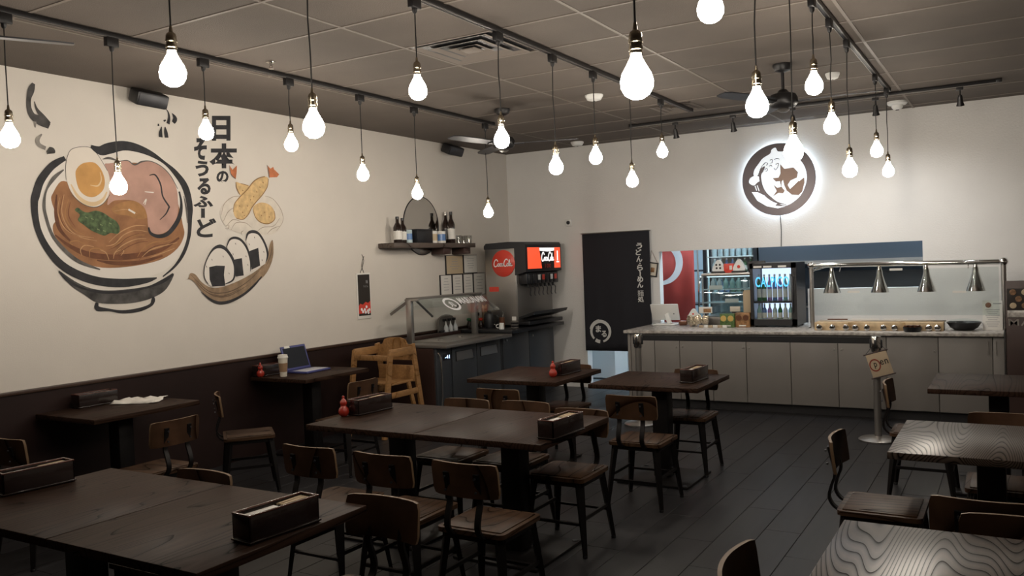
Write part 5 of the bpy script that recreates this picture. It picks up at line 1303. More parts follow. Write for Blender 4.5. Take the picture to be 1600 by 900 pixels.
for i, (x, y, lab) in enumerate(((-6.0, 9.12, 'clear canister of wooden chopsticks by the wall'), (-5.90, 9.20, 'tall clear canister of chopsticks next to the black dispenser'))):
    t = thing('chopstick_canister', lab, 'canister', (x, y, .906), group='clear chopstick canisters')
    MB().lathe([(0, 0), (.045, 0), (.045, .24), (.043, .24), (.042, .006), (0, .006)], n=18).obj('canister', 'clear_plastic', t)
    for k in range(9):
        a = k * 40; r = .024 if k else 0
        MB().bar((r * math.cos(R(a)), r * math.sin(R(a)), .008), (1.3 * r * math.cos(R(a)), 1.3 * r * math.sin(R(a)), .27 + .01 * (k % 3)), .007, .007).obj('chopstick', 'chopstick', t, False)
    MB().box((.047, 0, .17), (.004, .05, .04)).obj('name_tag', 'blackp', t)
t = thing('coffee_urn', 'black lidded urn beside the chopstick canisters', 'urn', (-5.76, 9.07, .906))
MB().lathe([(0, 0), (.065, 0), (.068, .01), (.068, .16), (.055, .185), (.02, .20), (.018, .215), (0, .216)], n=20).obj('urn_body', 'blackp', t)
MB().box((.08, 0, .04), (.04, .018, .02), .003).obj('tap', 'chrome', t)
MB().tube(catmull([(.06, .04, .15), (.10, .05, .14), (.10, .05, .08), (.066, .04, .05)], 3), .007, 6).obj('handle', 'blackp', t)
t = thing('spoon_holder', 'copper-brown cylinder with a spoon next to the dispenser base', 'holder', (-5.58, 9.09, .906))
MB().lathe([(0, 0), (.036, 0), (.036, .13), (.033, .13), (.033, .01), (0, .01)], n=16).obj('cylinder', 'copper', t)
MB().tube([(0, 0, .02), (.01, .02, .19)], .004, 6).lathe([(0, .17), (.014, .185), (.012, .205), (0, .215)], (.011, .022, 0), n=8).obj('spoon', 'chrome', t)
t = thing('cup_lid_stack', 'stack of black cup lids on the dispenser counter', 'lid stack', (-5.36, 9.03, .906))
for k in range(5):
    MB().lathe([(0, 0), (.05, 0), (.053, .006), (.045, .016), (0, .017)], (0, 0, .018 * k), n=20).obj('lid', 'blackp' if k % 2 else 'steel_dull', t)
t = thing('creamer_pitcher', 'small white pitcher with handle on the dispenser counter', 'pitcher', (-5.46, 8.88, .906))
MB().lathe([(0, 0), (.03, 0), (.034, .02), (.028, .06), (.031, .075), (.028, .075), (.026, .06), (0, .055)], n=16).obj('pitcher_body', 'white', t)
MB().tube(catmull([(-.03, -.02, .06), (-.055, -.035, .05), (-.05, -.03, .02), (-.03, -.018, .02)], 3), .005, 6).obj('handle', 'white', t)

# ================================================================== soda dispenser
t = thing('soda_dispenser', 'steel soda dispenser with round red disc and lit red display', 'soda machine', (0, 0, 0))
FX0, FX1, FY0, FY1 = -5.85, -5.30, 9.18, 10.12
MB().span(FX0, FX1 - .10, FY0, FY1, .93, 1.93, .008).obj('cabinet', 'steel', t)
MB().span(FX0, FX1 - .11, FY0 - .006, FY0, .98, 1.90, .002).obj('side_panel', 'steel', t)
hd = MB()
hd.prism([(FX0 - .01, 1.90), (FX0 - .01, 1.945), (FX0 + .02, 1.975), (FX1 - .2, 1.985), (FX1 + .03, 1.975), (FX1 + .05, 1.945), (FX1 + .05, 1.60), (FX1 - .11, 1.56), (FX1 - .11, 1.90)], (0, FY0 - .012, 0), UX, UZ, UY, FY1 - FY0 + .024)
hd.obj('hood', 'darkgrey', t, False)
DF = FX1 + .051
pn = MB().span(DF, DF + .004, FY0 + .04, FY1 - .02, 1.635, 1.905, .001).obj('lit_display', 'red_panel', t)
MB().prism([(9.52, 1.905), (9.93, 1.905), (9.915, 1.62), (9.585, 1.62)], (DF + .004, 0, 0), UY, UZ, UX, .002).obj('display_cup', 'blackp', pn)
MB().prism([(9.52, 1.90), (9.93, 1.90), (9.92, 1.862), (9.735, 1.85), (9.53, 1.862)], (DF + .0062, 0, 0), UY, UZ, UX, .001).obj('cup_ice', 'lit_white', pn)
script_lettering('logo_lettering', 'lit_white', pn, (DF + .0066, 9.735, 1.775), UY, UZ, .33, bold=1.4)
text('small_print', '100', 'red_disc', pn, (DF + .0066, 9.74, 1.665), UY, UZ, .16, .05)
MB().span(DF + .004, DF + .006, 10.005, 10.03, 1.73, 1.86).span(DF + .004, DF + .006, 9.985, 10.06, 1.705, 1.72).obj('display_bottle', 'lit_white', pn)
MB().lathe([(0, 0), (.168, 0), (.17, .006), (.16, .014), (0, .020)], n=44).obj('red_disc', 'red_disc', t)
o = LAST[0]; o.location = (-5.575, FY0 - .007, 1.715); o.rotation_euler = (R(90), 0, 0)
script_lettering('disc_lettering', 'white_print', t, (-5.575, FY0 - .029, 1.715), UX, UZ, .27, bold=1.15)
MB().span(FX1 - .10, FX1 + .02, FY0 + .06, FY1 - .03, 1.44, 1.585, .012).obj('valve_block', 'blackp', t)
for k in range(7):
    y = FY0 + .13 + k * .112
    v = MB().span(FX1 + .0, FX1 + .035, y - .04, y + .04, 1.45, 1.565, .006).obj('valve', 'blackp', t)
    MB().span(FX1 + .035, FX1 + .038, y - .03, y + .03, 1.49, 1.555).obj('flavour_label', ('darkgrey', 'darkgrey', 'white', 'red_disc', 'blackp', 'white', 'red_disc')[k], v)
    MB().lathe([(.0, 0), (.013, 0), (.016, .04), (0, .04)], (FX1 - .01, y, 1.40), n=10).obj('nozzle', 'blackp', v)
    MB().strip(catmull([(FX1 + .0, y, 1.42), (FX1 + .03, y, 1.38), (FX1 + .02, y, 1.32), (FX1 + .035, y, 1.29)], 3), .02, .004, (0, 1, 0)).obj('lever', 'darkgrey', v)
MB().span(FX1 - .10, FX1 - .094, FY0 + .01, FY1 - .01, 1.0, 1.45, .001).obj('splash_panel', 'steel_dull', t)
MB().prism([(FX1 - .1, 1.0), (FX1 + .12, 1.06), (FX1 + .14, 1.10), (FX1 + .13, 1.10), (FX1 - .1, 1.03)], (0, FY0 + .02, 0), UX, UZ, UY, FY1 - FY0 - .04).obj('drip_tray', 'blackp', t, False)
MB().span(FX1 - .1, FX1 + .06, FY0 + .02, FY1 - .02, .93, .975, .006).obj('tray_base', 'blackp', t)
MB().span(FX1 - .18, FX1 - .12, FY0 - .010, FY0 - .006, .99, 1.04).obj('rating_plate', 'paper', t)
MB().span(-5.80, -5.66, FY0 - .012, FY0 - .006, 1.36, 1.42).obj('red_sticker', 'red_disc', t)
for x in (FX0 + .05, FX1 - .15):
    for y in (FY0 + .05, FY1 - .05):
        MB().tube([(x, y, .905), (x, y, .935)], .02, 10).obj('foot', 'blackp', t)
# wall bits near the corner
t = thing('wall_camera', 'small white wall camera with black lens beside the doorway', 'camera', (-5.197, YB, 2.235))
MB().box((0, -.012, 0), (.095, .024, .095), .012).obj('housing', 'white', t)
MB().lathe([(0, 0), (.024, 0), (.026, .012), (0, .016)], n=18).obj('lens', 'blackp', t)
o = LAST[0]; o.location = (.004, -.024, 0); o.rotation_euler = (R(90), 0, 0)

# ================================================================== doorway curtain
t = thing('doorway_curtain', 'long black cloth curtain with white Japanese lettering in the doorway', 'curtain', (0, 0, 0))
mb = MB()
nx, nz = 48, 16
gr = []
CX0, CX1, CZ0, CZ1 = -4.985, -4.03, .505, 2.065
def fold(x, z):
    k = (CZ1 - z) / (CZ1 - CZ0)
    return YB - .035 - .006 * k * math.sin((x - CX0) * 15) - .004 * k * math.sin((x - CX0) * 34 + 1) - .008
for j in range(nz + 1):
    z = CZ0 + (CZ1 - CZ0) * j / nz
    gr.append([mb.bm.verts.new((CX0 + (CX1 - CX0) * i / nx, fold(CX0 + (CX1 - CX0) * i / nx, z), z)) for i in range(nx + 1)])
for j in range(nz):
    for i in range(nx):
        mb.bm.faces.new((gr[j][i], gr[j][i + 1], gr[j + 1][i + 1], gr[j + 1][i]))
cl = mb.obj('cloth', 'noren', t)
md = cl.modifiers.new('thickness', 'SOLIDIFY'); md.thickness = .003
MB().tube([(CX0 - .02, YB - .035, CZ1 + .005), (CX1 + .01, YB - .035, CZ1 + .005)], .009, 8).obj('curtain_rod', 'steel', t)
def on_cloth(x, z): return Vector((x, fold(x, z) - .004, z))
NY = YB - .062
VT = [('う', (-4.165, 10.240, 1.877)), ('ど', (-4.176, 10.240, 1.795)), ('ん', (-4.170, 10.240, 1.708)), ('・', (-4.163, 10.240, 1.650)), ('ら', (-4.165, 10.240, 1.596)), ('｜', (-4.168, 10.240, 1.518)), ('め', (-4.166, 10.240, 1.447)), ('ん', (-4.169, 10.240, 1.373)), ('麺', (-4.168, 10.240, 1.265)), ('処', (-4.167, 10.240, 1.186))]
for c_, p_ in VT:
    w_, h_ = (.018, .018) if c_ == '・' else ((.016, .075) if c_ == '｜' else (.083, .078))
    if c_ == '｜':
        mb = MB(); mb.ribbon([(-.004, .038, .014), (.004, .01, .016), (0, -.038, .012)], (p_[0], NY, p_[2]), UX, UZ, (0, -1, 0), .0008); mb.obj('character', 'noren_print', t)
    else:
        text('character', c_, 'noren_print', t, (p_[0], NY, p_[2]), UX, UZ, w_, h_, bold=.035)
# brush ring emblem
RC = (-4.754, 10.240, 0.763)
mb = MB()
ang = list(range(-75, 236, 12))
mb.ribbon([(.135 * math.cos(R(a)), .135 * math.sin(R(a)), .034 * (.5 + .5 * math.sin(R((a + 75) * .58)) + .25)) for a in ang], (RC[0], NY, RC[2]), UX, UZ, (0, -1, 0), .0008)
mb.ribbon([(.135 * math.cos(R(a)), .135 * math.sin(R(a)), .045) for a in range(236, 276, 10)], (RC[0], NY, RC[2]), UX, UZ, (0, -1, 0), .0008)
mb.ribbon([(.158 * math.cos(R(a)), .158 * math.sin(R(a)), .010) for a in range(95, 170, 12)], (RC[0], NY, RC[2]), UX, UZ, (0, -1, 0), .0008)
mb.obj('brush_ring', 'noren_print', t)
text('character', 'ま', 'noren_print', t, (RC[0] - .03, NY, RC[2] + .035), UX, UZ, .08, .09, bold=.035)
text('character', 'る', 'noren_print', t, (RC[0] + .05, NY, RC[2] - .03), UX, UZ, .075, .085, bold=.035)
# little hanging picture
t = thing('small_picture', 'tiny black-framed picture hung crooked by string beside the curtain', 'picture', (-4.012, YB, 1.565))
rp = Matrix.Rotation(R(9), 3, 'Y')
fm = MB()
for (cx_, cz_, w_, h_) in ((0, .085, .135, .016), (0, -.085, .135, .016), (-.06, 0, .016, .18), (.06, 0, .016, .18)):
    fm.box(rp @ Vector((cx_, -.012, cz_)), (w_, .016, h_), .002, rot=rp)
fm.obj('frame', 'blackp', t)
MB().box(rp @ Vector((0, -.008, 0)), (.115, .006, .165), rot=rp).obj('mat_board', 'cup', t)
MB().box(rp @ Vector((0, -.0125, -.005)), (.05, .003, .06), .001, rot=rp).obj('image', 'orange_print', t)
text('image_letter', '上', 'sign_ink', t, rp @ Vector((0, -.0145, -.005)), rp @ UX, rp @ UZ, .03, .03)
MB().tube([rp @ Vector((-.055, -.008, .09)), (-.01, -.008, .245), rp @ Vector((.055, -.008, .09))], .003, 6).obj('string', 'copper', t)

# ================================================================== round lit logo
LC = Vector((-2.384, YB, 2.582)); LR = .425
t = thing('round_logo_sign', 'round bronze wave logo sign with blue-white halo light on the wall', 'sign', LC)
MB().tube([(.385 * math.cos(R(a)), -.022, .385 * math.sin(R(a))) for a in range(0, 361, 10)], .009, 6).obj('led_strip', 'halo', t)
for a in (45, 135, 225, 315):
    MB().tube([(.3 * math.cos(R(a)), 0, .3 * math.sin(R(a))), (.3 * math.cos(R(a)), -.052, .3 * math.sin(R(a)))], .008, 8).obj('standoff', 'steel', t)
mb = MB(); mb.prism(arc(0, 0, LR, 0, 360, 72)[:-1], (0, -.068, 0), UX, UZ, (0, 1, 0), .014); mb.obj('disc', 'logo_dark', t, False)
def lg(pts): return [((x - 462) / 332 * LR, -(y - 482) / 332 * LR) for x, y in pts]
def lpoly(nm, m, pts, lift, sm=True):
    q = lg(pts)
    if sm: q = catmull(q, 4, True)
    mb = MB(); mb.prism(q, (0, -.0685 - lift, 0), UX, UZ, (0, -1, 0), .003); mb.obj(nm, m, t, False)
lpoly('white_field', 'logo_white', [(320, 350), (400, 270), (480, 245), (570, 255), (650, 310), (700, 390), (716, 480), (700, 560), (660, 640), (590, 700), (520, 728), (450, 700), (370, 640), (320, 560), (300, 450)], 0)
lpoly('wave_foam', 'logo_white', [(240, 430), (245, 380), (290, 320), (330, 275), (395, 240), (410, 205), (445, 190), (465, 225), (520, 235), (560, 270), (480, 290), (400, 290), (340, 320), (300, 370), (275, 430)], .0005)
lpoly('wave_crest', 'logo_white', [(193, 490), (205, 450), (250, 432), (290, 445), (296, 480), (270, 495), (240, 520), (215, 512)], .0006)
lpoly('wave_sail', 'logo_white', [(215, 580), (270, 585), (340, 625), (450, 700), (425, 722), (520, 735), (450, 748), (350, 722), (265, 665)], .0006, False)
lpoly('wave_curl', 'logo_dark', [(290, 470), (288, 410), (315, 365), (345, 352), (330, 395), (308, 430), (315, 510), (345, 585), (400, 645), (455, 690), (540, 722), (440, 700), (350, 640), (300, 560)], .0036)
for s_ in ([(330, 340), (350, 318), (372, 330), (355, 345)], [(390, 300), (412, 296), (412, 322), (395, 330)], [(430, 300), (455, 288), (480, 300)], [(440, 345), (468, 335), (460, 370), (440, 392), (425, 375)], [(340, 385), (362, 372), (366, 392), (350, 398)], [(385, 355), (400, 345), (410, 360)]):
    mb = MB(); mb.ribbon([(*p, .008) for p in lg(s_)], (0, -.0722, 0), UX, UZ, (0, -1, 0), .002); mb.obj('foam_line', 'logo_dark', t)
for s_ in ([(248, 525), (262, 570)], [(268, 522), (284, 575)]):
    mb = MB(); mb.ribbon([(*p, .010) for p in lg(s_)], (0, -.0695, 0), UX, UZ, (0, -1, 0), .002); mb.obj('drip_line', 'logo_white', t)
lpoly('character_stroke', 'logo_brown', [(484, 345), (520, 392), (600, 385), (640, 432), (628, 480), (570, 502), (545, 540), (565, 580), (600, 550), (650, 505), (692, 470), (694, 530), (672, 610), (640, 640), (580, 632), (535, 590), (515, 540), (505, 490), (492, 505), (486, 560), (478, 500), (440, 500), (412, 468), (465, 466), (484, 430)], .0036, False)
lpoly('character_stroke', 'logo_brown', [(418, 528), (452, 560), (490, 552), (518, 592), (500, 614), (462, 606), (410, 634), (446, 588)], .0036, False)
lpoly('sail_line', 'logo_white', [(640, 505), (715, 455), (712, 470), (650, 515)], .007, False)
MB().tube([(-.005, -.006, -.41), (.003, -.006, -.6), (-.004, -.006, -.79)], .004, 6).obj('power_cord', 'cord', t)

# ================================================================== serving counter
CTZ, CY = .885, 9.13
cnt = thing('stone_counter', 'long speckled stone counter top of the serving counter', 'countertop', (0, 0, 0))
MB().span(-3.93, -.105, CY - .05, YB - .003, CTZ - .035, CTZ, .006).obj('slab', 'marble', cnt)
MB().span(-3.90, OX0 + .0, YB - .02, YB - .003, CTZ, CTZ + .004).obj('seam', 'marble', cnt) if False else None
SE = [-3.86, -3.569, -3.271, -2.895, -2.520, -2.054, -1.580, -1.120, -.657, -.198, -.10]
wh = ['at the curtain end of the counter', 'second along from the curtain', 'third along from the curtain', 'fourth along, under the boxed snacks', 'under the small lit fridge', 'under the start of the heat lamp rail', 'behind the cloth open sign', 'beside the open-sign post', 'second from the far end of the counter', 'with paired handles at the far end of the counter']
for i in range(10):
    x0, x1 = SE[i], SE[i + 1]
    t = thing('counter_cabinet', 'grey laminate counter cabinet ' + wh[i], 'cabinet', ((x0 + x1) / 2, CY, 0), group='grey counter cabinets')
    w = x1 - x0
    MB().box((0, .30, .475), (w - .001, .56, .75), .001).obj('body', 'cabinet', t)
    MB().box((0, .09, .05), (w - .001, .03, .098)).obj('kick_board', 'kick', t)
    d = MB().box((0, .008, .475), (w - .007, .018, .735), .002).obj('door', 'cabinet', t)
    if i in (8, 9):
        sx_ = w / 2 - .035 if i == 8 else -w / 2 + .03
        MB().tube([(sx_, 0, .80), (sx_, -.022, .80), (sx_, -.022, .68), (sx_, 0, .68)], .004, 6).obj('handle', 'steel', d)
    elif i > 0:
        sx_ = (w / 2 - .035) * (1 if i % 2 else -1)
        MB().lathe([(0, 0), (.010, 0), (.010, .006), (0, .007)], n=10).obj('lock', 'steel', d)
        o = LAST[0]; o.location = (sx_, 0, .70); o.rotation_euler = (R(90), 0, 0)
t = thing('counter_end_panel', 'grey end panel of the serving counter by the doorway', 'panel', (0, 0, 0))
MB().span(-3.895, -3.862, CY - .005, YB - .004, 0, CTZ - .036, .002).obj('panel', 'cabinet', t)

# tablet till
t = thing('tablet_till', 'white tablet till turned away on the counter', 'till', (-3.70, 9.86, CTZ), R(4))
MB().box((0, 0, .008), (.28, .17, .014), .005).obj('base_plate', 'white', t)
MB().bar((.06, -.02, .012), (.0, .06, .13), .05, .03, (0, 1, 0)).obj('stand', 'white', t, False)
rt2 = Matrix.Rotation(R(24), 3, 'X')
MB().box((-.02, .06, .155), (.35, .018, .22), .008, rot=rt2).obj('tablet', 'white', t)
MB().box(Vector((-.02, .06, .155)) + rt2 @ Vector((0, .010, 0)), (.32, .003, .195), rot=rt2).obj('screen', 'screen', t)
MB().lathe([(0, 0), (.008, 0), (.008, .002), (0, .002)], n=10).obj('camera_eye', 'darkgrey', t)
o = LAST[0]; o.location = Vector((.09, .06, .155)) + rt2 @ Vector((0, -.0095, -.02)); o.rotation_euler = (R(114), 0, 0)
MB().box((.235, -.03, .03), (.10, .10, .05), .01).obj('card_reader', 'copper', t)

# candy and small goods beside the till
t = thing('snack_bag_bundle', 'bundle of shiny foil snack bags on the counter', 'snack bags', (-3.24, 9.66, CTZ))
random.seed(11)
for k in range(7):
    cx_, cy_ = random.uniform(-.10, .10), random.uniform(-.04, .04)
    rk = Matrix.Rotation(random.uniform(-.5, .5), 3, 'Y') @ Matrix.Rotation(random.uniform(-.6, .6), 3, 'Z')
    MB().box((cx_, cy_, .065 + .01 * (k % 3)), (.075, .03, .11), .014, rot=rk, seg=3).obj('foil_bag', 'gold_foil', t)
t = thing('rice_ball_ornament', 'white triangular rice ball ornament beside the foil bags', 'ornament', (-3.30, 9.74, CTZ))
MB().box((0, 0, .05), (.05, .05, .10), .004).obj('stand', 'white', t)
rb = MB(); rb.prism(catmull([(-.06, 0), (-.05, .03), (-.012, .085), (.012, .085), (.05, .03), (.06, 0), (.04, -.012), (-.04, -.012)], 3, True), (0, -.025, .115), UX, UZ, UY, .05); rb.obj('rice_ball', 'white', t)
MB().lathe([(0, 0), (.012, 0), (.010, .004), (0, .005)], n=12).obj('red_dot', 'red_disc', t)
o = LAST[0]; o.location = (0, -.025, .145); o.rotation_euler = (R(90), 0, 0)
t = thing('price_card_stand', 'small printed card on a black stand behind the foil bags', 'card stand', (-3.17, 9.80, CTZ))
MB().box((0, 0, .006), (.10, .07, .012), .003).obj('foot', 'blackp', t)
MB().box((0, 0, .09), (.014, .014, .16)).obj('stem', 'blackp', t)
MB().box((0, -.008, .185), (.16, .006, .075), .001).obj('card', 'paper', t)
MB().box((.02, -.0115, .18), (.09, .002, .045)).obj('printed_picture', 'orange_print', t)
t = thing('price_tag_strip', 'low strip of red and white price tags on the counter', 'tags', (-3.00, 9.52, CTZ))
for k in range(6):
    MB().box((-.14 + .055 * k, 0, .014), (.05, .02, .028), .002).obj('tag', 'paper' if k % 2 else 'cream_cloth', t)
def carton(label, x, y, w, h, m, lidm):
    t = thing('snack_carton', label, 'carton', (x, y, CTZ), group='printed snack cartons on the counter')
    MB().box((0, 0, h / 2), (w, .10, h), .003).obj('carton', m, t)
    for s in (-1, 1):
        MB().lathe([(0, 0), (.034, 0), (.034, .003), (0, .004)], n=18).obj('printed_biscuit', lidm, t)
        o = LAST[0]; o.location = (s * w * .25, -.0505, h * .66); o.rotation_euler = (R(90), 0, 0)
    MB().box((0, -.0505, h * .12), (w * .5, .002, h * .08)).obj('printed_name', 'paper', t)
carton('green snack carton printed with two yellow shapes', -2.845, 9.60, .165, .155, 'green_print', 'yellow_print')
carton('brown snack carton beside the lit fridge', -2.675, 9.62, .16, .165, 'orange_print', 'copper')
t = thing('price_card', 'small cream card on a black holder behind the green carton', 'card', (-2.80, 9.75, CTZ))
MB().box((0, 0, .10), (.09, .03, .20), .003).obj('holder', 'blackp', t)
MB().box((0, -.017, .20), (.12, .004, .06), .001).obj('card', 'cup', t)
t = thing('paper_roll', 'tall tan paper bag standing beside the lit fridge', 'bag', (-2.66, 9.78, CTZ))
MB().box((0, 0, .20), (.10, .06, .40), .006).obj('bag_body', 'tan_paper', t)
MB().box((0, 0, .405), (.092, .02, .02), .004).obj('folded_top', 'tan_paper', t)

# refrigerated display case
t = thing('display_case', 'curved-glass refrigerated display case on the counter', 'display case', (0, 0, 0))
QX0, QX1, QY0, QY1 = -3.28, -2.60, 9.86, 10.26
MB().span(QX0, QX1, QY0, QY1, CTZ, .985, .004).obj('base', 'steel_dull', t)
MB().span(QX0, QX1, QY1 - .02, QY1, .985, 1.47).obj('rear_frame', 'glass_dark', t)
MB().span(QX0, QX1, QY0 + .14, QY1, 1.465, 1.50, .006).obj('top', 'steel', t)
prof = [(QY0 + .005, .985), (QY0 + .005, 1.15), (QY0 + .02, 1.30), (QY0 + .06, 1.40), (QY0 + .11, 1.455), (QY0 + .16, 1.48)]
prof = catmull(prof, 4)
mb = MB()
va = [mb.bm.verts.new((QX0, p[0], p[1])) for p in prof]; vb = [mb.bm.verts.new((QX1, p[0], p[1])) for p in prof]
for i in range(len(prof) - 1): mb.bm.faces.new((va[i], vb[i], vb[i + 1], va[i + 1]))
mb.obj('curved_glass', 'glass_dark', t)
for x in (QX0 + .006, QX1 - .006):
    MB().tube([(x, p[0], p[1]) for p in prof], .009, 6).obj('edge_trim', 'chrome', t)
    MB().span(x - .008, x + .008, QY0 + .16, QY0 + .176, .985, 1.47).obj('post', 'steel', t)
for z in (1.14, 1.30):
    MB().span(QX0 + .01, QX1 - .01, QY0 + .10, QY1 - .03, z, z + .01).obj('shelf', 'bottle_clear', t)
MB().span(QX0 + .05, QX1 - .05, QY0 + .20, QY0 + .22, 1.45, 1.462).obj('light_strip', 'case_led', t)
for x, z in ((-3.09, 1.32), (-2.90, 1.16)):
    MB().span(x - .08, x + .08, QY0 + .09, QY0 + .096, z - .01, z + .035).obj('price_tag', 'paper', t)
for k in range(7):
    bottle('drink_bottle', 'pale drink bottle, %s on the upper shelf of the display case' % ORD[k], 'bottle', (-3.17 + .078 * k, 10.12, 1.311), .135, .032, ('bottle_clear', 'bottle_clear', 'bottle_aqua', 'bottle_aqua', 'bottle_aqua', 'bottle_clear', 'bottle_clear')[k], 'white', group='bottles in the display case', parts=False)
# ornaments on the case
for x, nm in ((-3.095, 'white rice ball ornament with black patches on the display case'), (-2.845, 'white rice ball ornament with a red dot on the display case')):
    t = thing('rice_ball_ornament', nm, 'ornament', (x, 10.12, 1.50))
    MB().box((0, 0, .01), (.17, .09, .02), .004).obj('tray', 'blackp', t)
    rb = MB(); rb.prism(catmull([(-.075, .02), (-.062, .06), (-.018, .135), (.018, .135), (.062, .06), (.075, .02), (.05, .008), (-.05, .008)], 3, True), (0, -.03, .014), UX, UZ, UY, .06); rb.obj('rice_ball', 'white', t)
    if 'red' in nm:
        MB().lathe([(0, 0), (.02, 0), (.017, .006), (0, .007)], n=14).obj('red_dot', 'red_disc', t)
        o = LAST[0]; o.location = (0, -.03, .07); o.rotation_euler = (R(90), 0, 0)
    else:
        for dx, dz in ((-.022, .085), (.022, .085), (-.018, .045), (.025, .045)):
            MB().lathe([(0, 0), (.013, 0), (.011, .004), (0, .005)], n=12).obj('black_patch', 'sign_ink', t)
            o = LAST[0]; o.location = (dx, -.03, dz + .014); o.rotation_euler = (R(90), 0, 0)
t = thing('red_box', 'red box standing between the two rice ball ornaments', 'box', (-2.97, 10.13, 1.50))
MB().box((0, 0, .055), (.11, .09, .11), .003).obj('carton', 'red_disc', t)
MB().box((.03, -.046, .06), (.03, .002, .05)).obj('printed_mark', 'paper', t)
t = thing('black_sign_board', 'black board with white lettering on the display case', 'sign', (-2.64, 10.14, 1.50))
MB().box((0, 0, .065), (.20, .03, .13), .003).obj('board', 'blackp', t)
text('lettering', 'oid', 'white_print', t, (-.0, -.016, .06), UX, UZ, .12, .05, bold=.03)

# small lit drinks fridge
t = thing('drinks_fridge', 'small black countertop fridge with glowing blue lettering', 'fridge', (0, 0, 0))
RX0, RX1, RY0, RY1, RZ1 = -2.585, -2.075, 9.60, 10.06, 1.605
fr = MB()
fr.span(RX0, RX0 + .02, RY0 + .03, RY1, CTZ + .02, RZ1); fr.span(RX1 - .02, RX1, RY0 + .03, RY1, CTZ + .02, RZ1)
fr.span(RX0, RX1, RY0 + .03, RY1, RZ1 - .03, RZ1); fr.span(RX0, RX1, RY0 + .03, RY1, CTZ + .02, CTZ + .07); fr.span(RX0, RX1, RY1 - .02, RY1, CTZ + .02, RZ1)
fr.obj('cabinet', 'blackp', t, False)
df = MB()
df.span(RX0, RX0 + .035, RY0, RY0 + .028, CTZ + .02, RZ1); df.span(RX1 - .055, RX1, RY0, RY0 + .028, CTZ + .02, RZ1)
df.span(RX0, RX1, RY0, RY0 + .028, RZ1 - .06, RZ1); df.span(RX0, RX1, RY0, RY0 + .028, CTZ + .02, CTZ + .09)
d = df.obj('door_frame', 'blackp', t, False)
MB().span(RX0 + .035, RX1 - .055, RY0 + .010, RY0 + .016, CTZ + .09, RZ1 - .06).obj('door_glass', 'glass', d)
MB().span(RX1 - .05, RX1 - .035, RY0 - .02, RY0, 1.05, 1.45, .004).obj('door_handle', 'darkgrey', d)
for x in (RX0 + .09, RX0 + .20, RX0 + .36):
    MB().span(x - .045, x + .045, RY0 - .003, RY0, RZ1 - .05, RZ1 - .03).obj('top_label', 'paper', d)
text('lit_letters', 'CALPICO', 'neon_blue', d, ((RX0 + RX1) / 2 - .01, RY0 + .008, 1.395), UX, UZ, .37, .115, bold=.012)
MB().span(RX0 + .03, RX1 - .03, RY1 - .03, RY1 - .022, CTZ + .08, RZ1 - .04).obj('lit_back', 'fridge_led', t)
MB().span(RX0 + .02, RX1 - .02, RY0 + .035, RY1 - .03, 1.155, 1.175).obj('shelf', 'blackp', t)
for x0_, x1_ in ((RX0 + .06, RX0 + .27), (RX0 + .30, RX0 + .44)):
    MB().span(x0_, x1_, RY0 + .030, RY0 + .034, CTZ + .075, CTZ + .095).obj('price_strip', 'paper', t)
for x in (RX0 + .04, RX1 - .04):
    for y in (RY0 + .08, RY1 - .05):
        MB().tube([(x, y, CTZ), (x, y, CTZ + .022)], .016, 8).obj('foot', 'blackp', t)
row = [('bottle_green', .055), ('bottle_green', .055), ('bottle_purple', .05), ('bottle_blue', .05), ('bottle_purple', .05), ('bottle_aqua', .05), ('bottle_white', .05)]
cols = {'bottle_green': 'green', 'bottle_purple': 'purple', 'bottle_blue': 'blue', 'bottle_aqua': 'aqua', 'bottle_white': 'milky'}
for k, (m, _) in enumerate(row):
    bottle('drink_bottle', ('%s drink bottle, %s on the upper shelf of the lit fridge' % (cols[m], ORD[k])), 'bottle', (RX0 + .065 + .058 * k, RY0 + .15, 1.176), .30, .026, m, 'white', 'paper', group='bottles on the upper fridge shelf')
row = ['bottle_aqua', 'bottle_blue', 'bottle_purple', 'bottle_clear', 'bottle_green', 'bottle_white', 'bottle_aqua']
cols['bottle_clear'] = 'pale'
for k, m in enumerate(row):
    bottle('drink_bottle', ('%s drink bottle, %s on the bottom of the lit fridge' % (cols[m], ORD[k])), 'bottle', (RX0 + .065 + .058 * k, RY0 + .13, CTZ + .071), .19, .026, m, 'white', 'paper', group='bottles on the bottom fridge shelf')

# heat lamp rail
t = thing('heat_lamp_rail', 'chrome rail on two posts spanning the serving counter', 'rail', (0, 0, 0))
HX0, HX1, HY, HZ = -1.895, -.100, 9.50, 1.555
MB().tube([(HX0, HY, HZ + .012), (HX1, HY, HZ - .010)], .026, 14).obj('top_tube', 'chrome', t)
for x, z in ((HX0, HZ + .012), (HX1, HZ - .01)):
    MB().lathe([(0, -.042), (.02, -.038), (.036, -.02), (.042, 0), (.036, .02), (.02, .038), (0, .042)], (x, HY, z), n=18).obj('ball_joint', 'chrome', t)
    MB().tube([(x, HY, CTZ + .01), (x, HY, z - .03)], .024, 14).obj('post', 'steel', t)
    MB().lathe([(0, 0), (.045, 0), (.045, .008), (.03, .016), (0, .016)], (x, HY, CTZ), n=18).obj('flange', 'chrome', t)
MB().tube([(HX0, HY, HZ - .05), (HX0 + .16, HY, HZ - .005)], .010, 8).obj('brace', 'chrome', t)
MB().span(HX0 + .04, HX1 - .04, HY - .075, HY - .069, 1.03, 1.50).obj('glass_screen', 'glass', t)
for x in (HX0 + .3, HX1 - .3):
    MB().tube([(x, HY - .005, HZ - .02), (x, HY - .072, HZ - .06)], .005, 6).obj('glass_clip', 'chrome', t)
for x, z in ((-1.048, 1.499), (-1.459, 1.277), (-0.480, 1.261)):
    MB().span(x - .06, x + .06, HY - .079, HY - .0755, z - .011, z + .011).obj('white_sticker', 'paper', t)
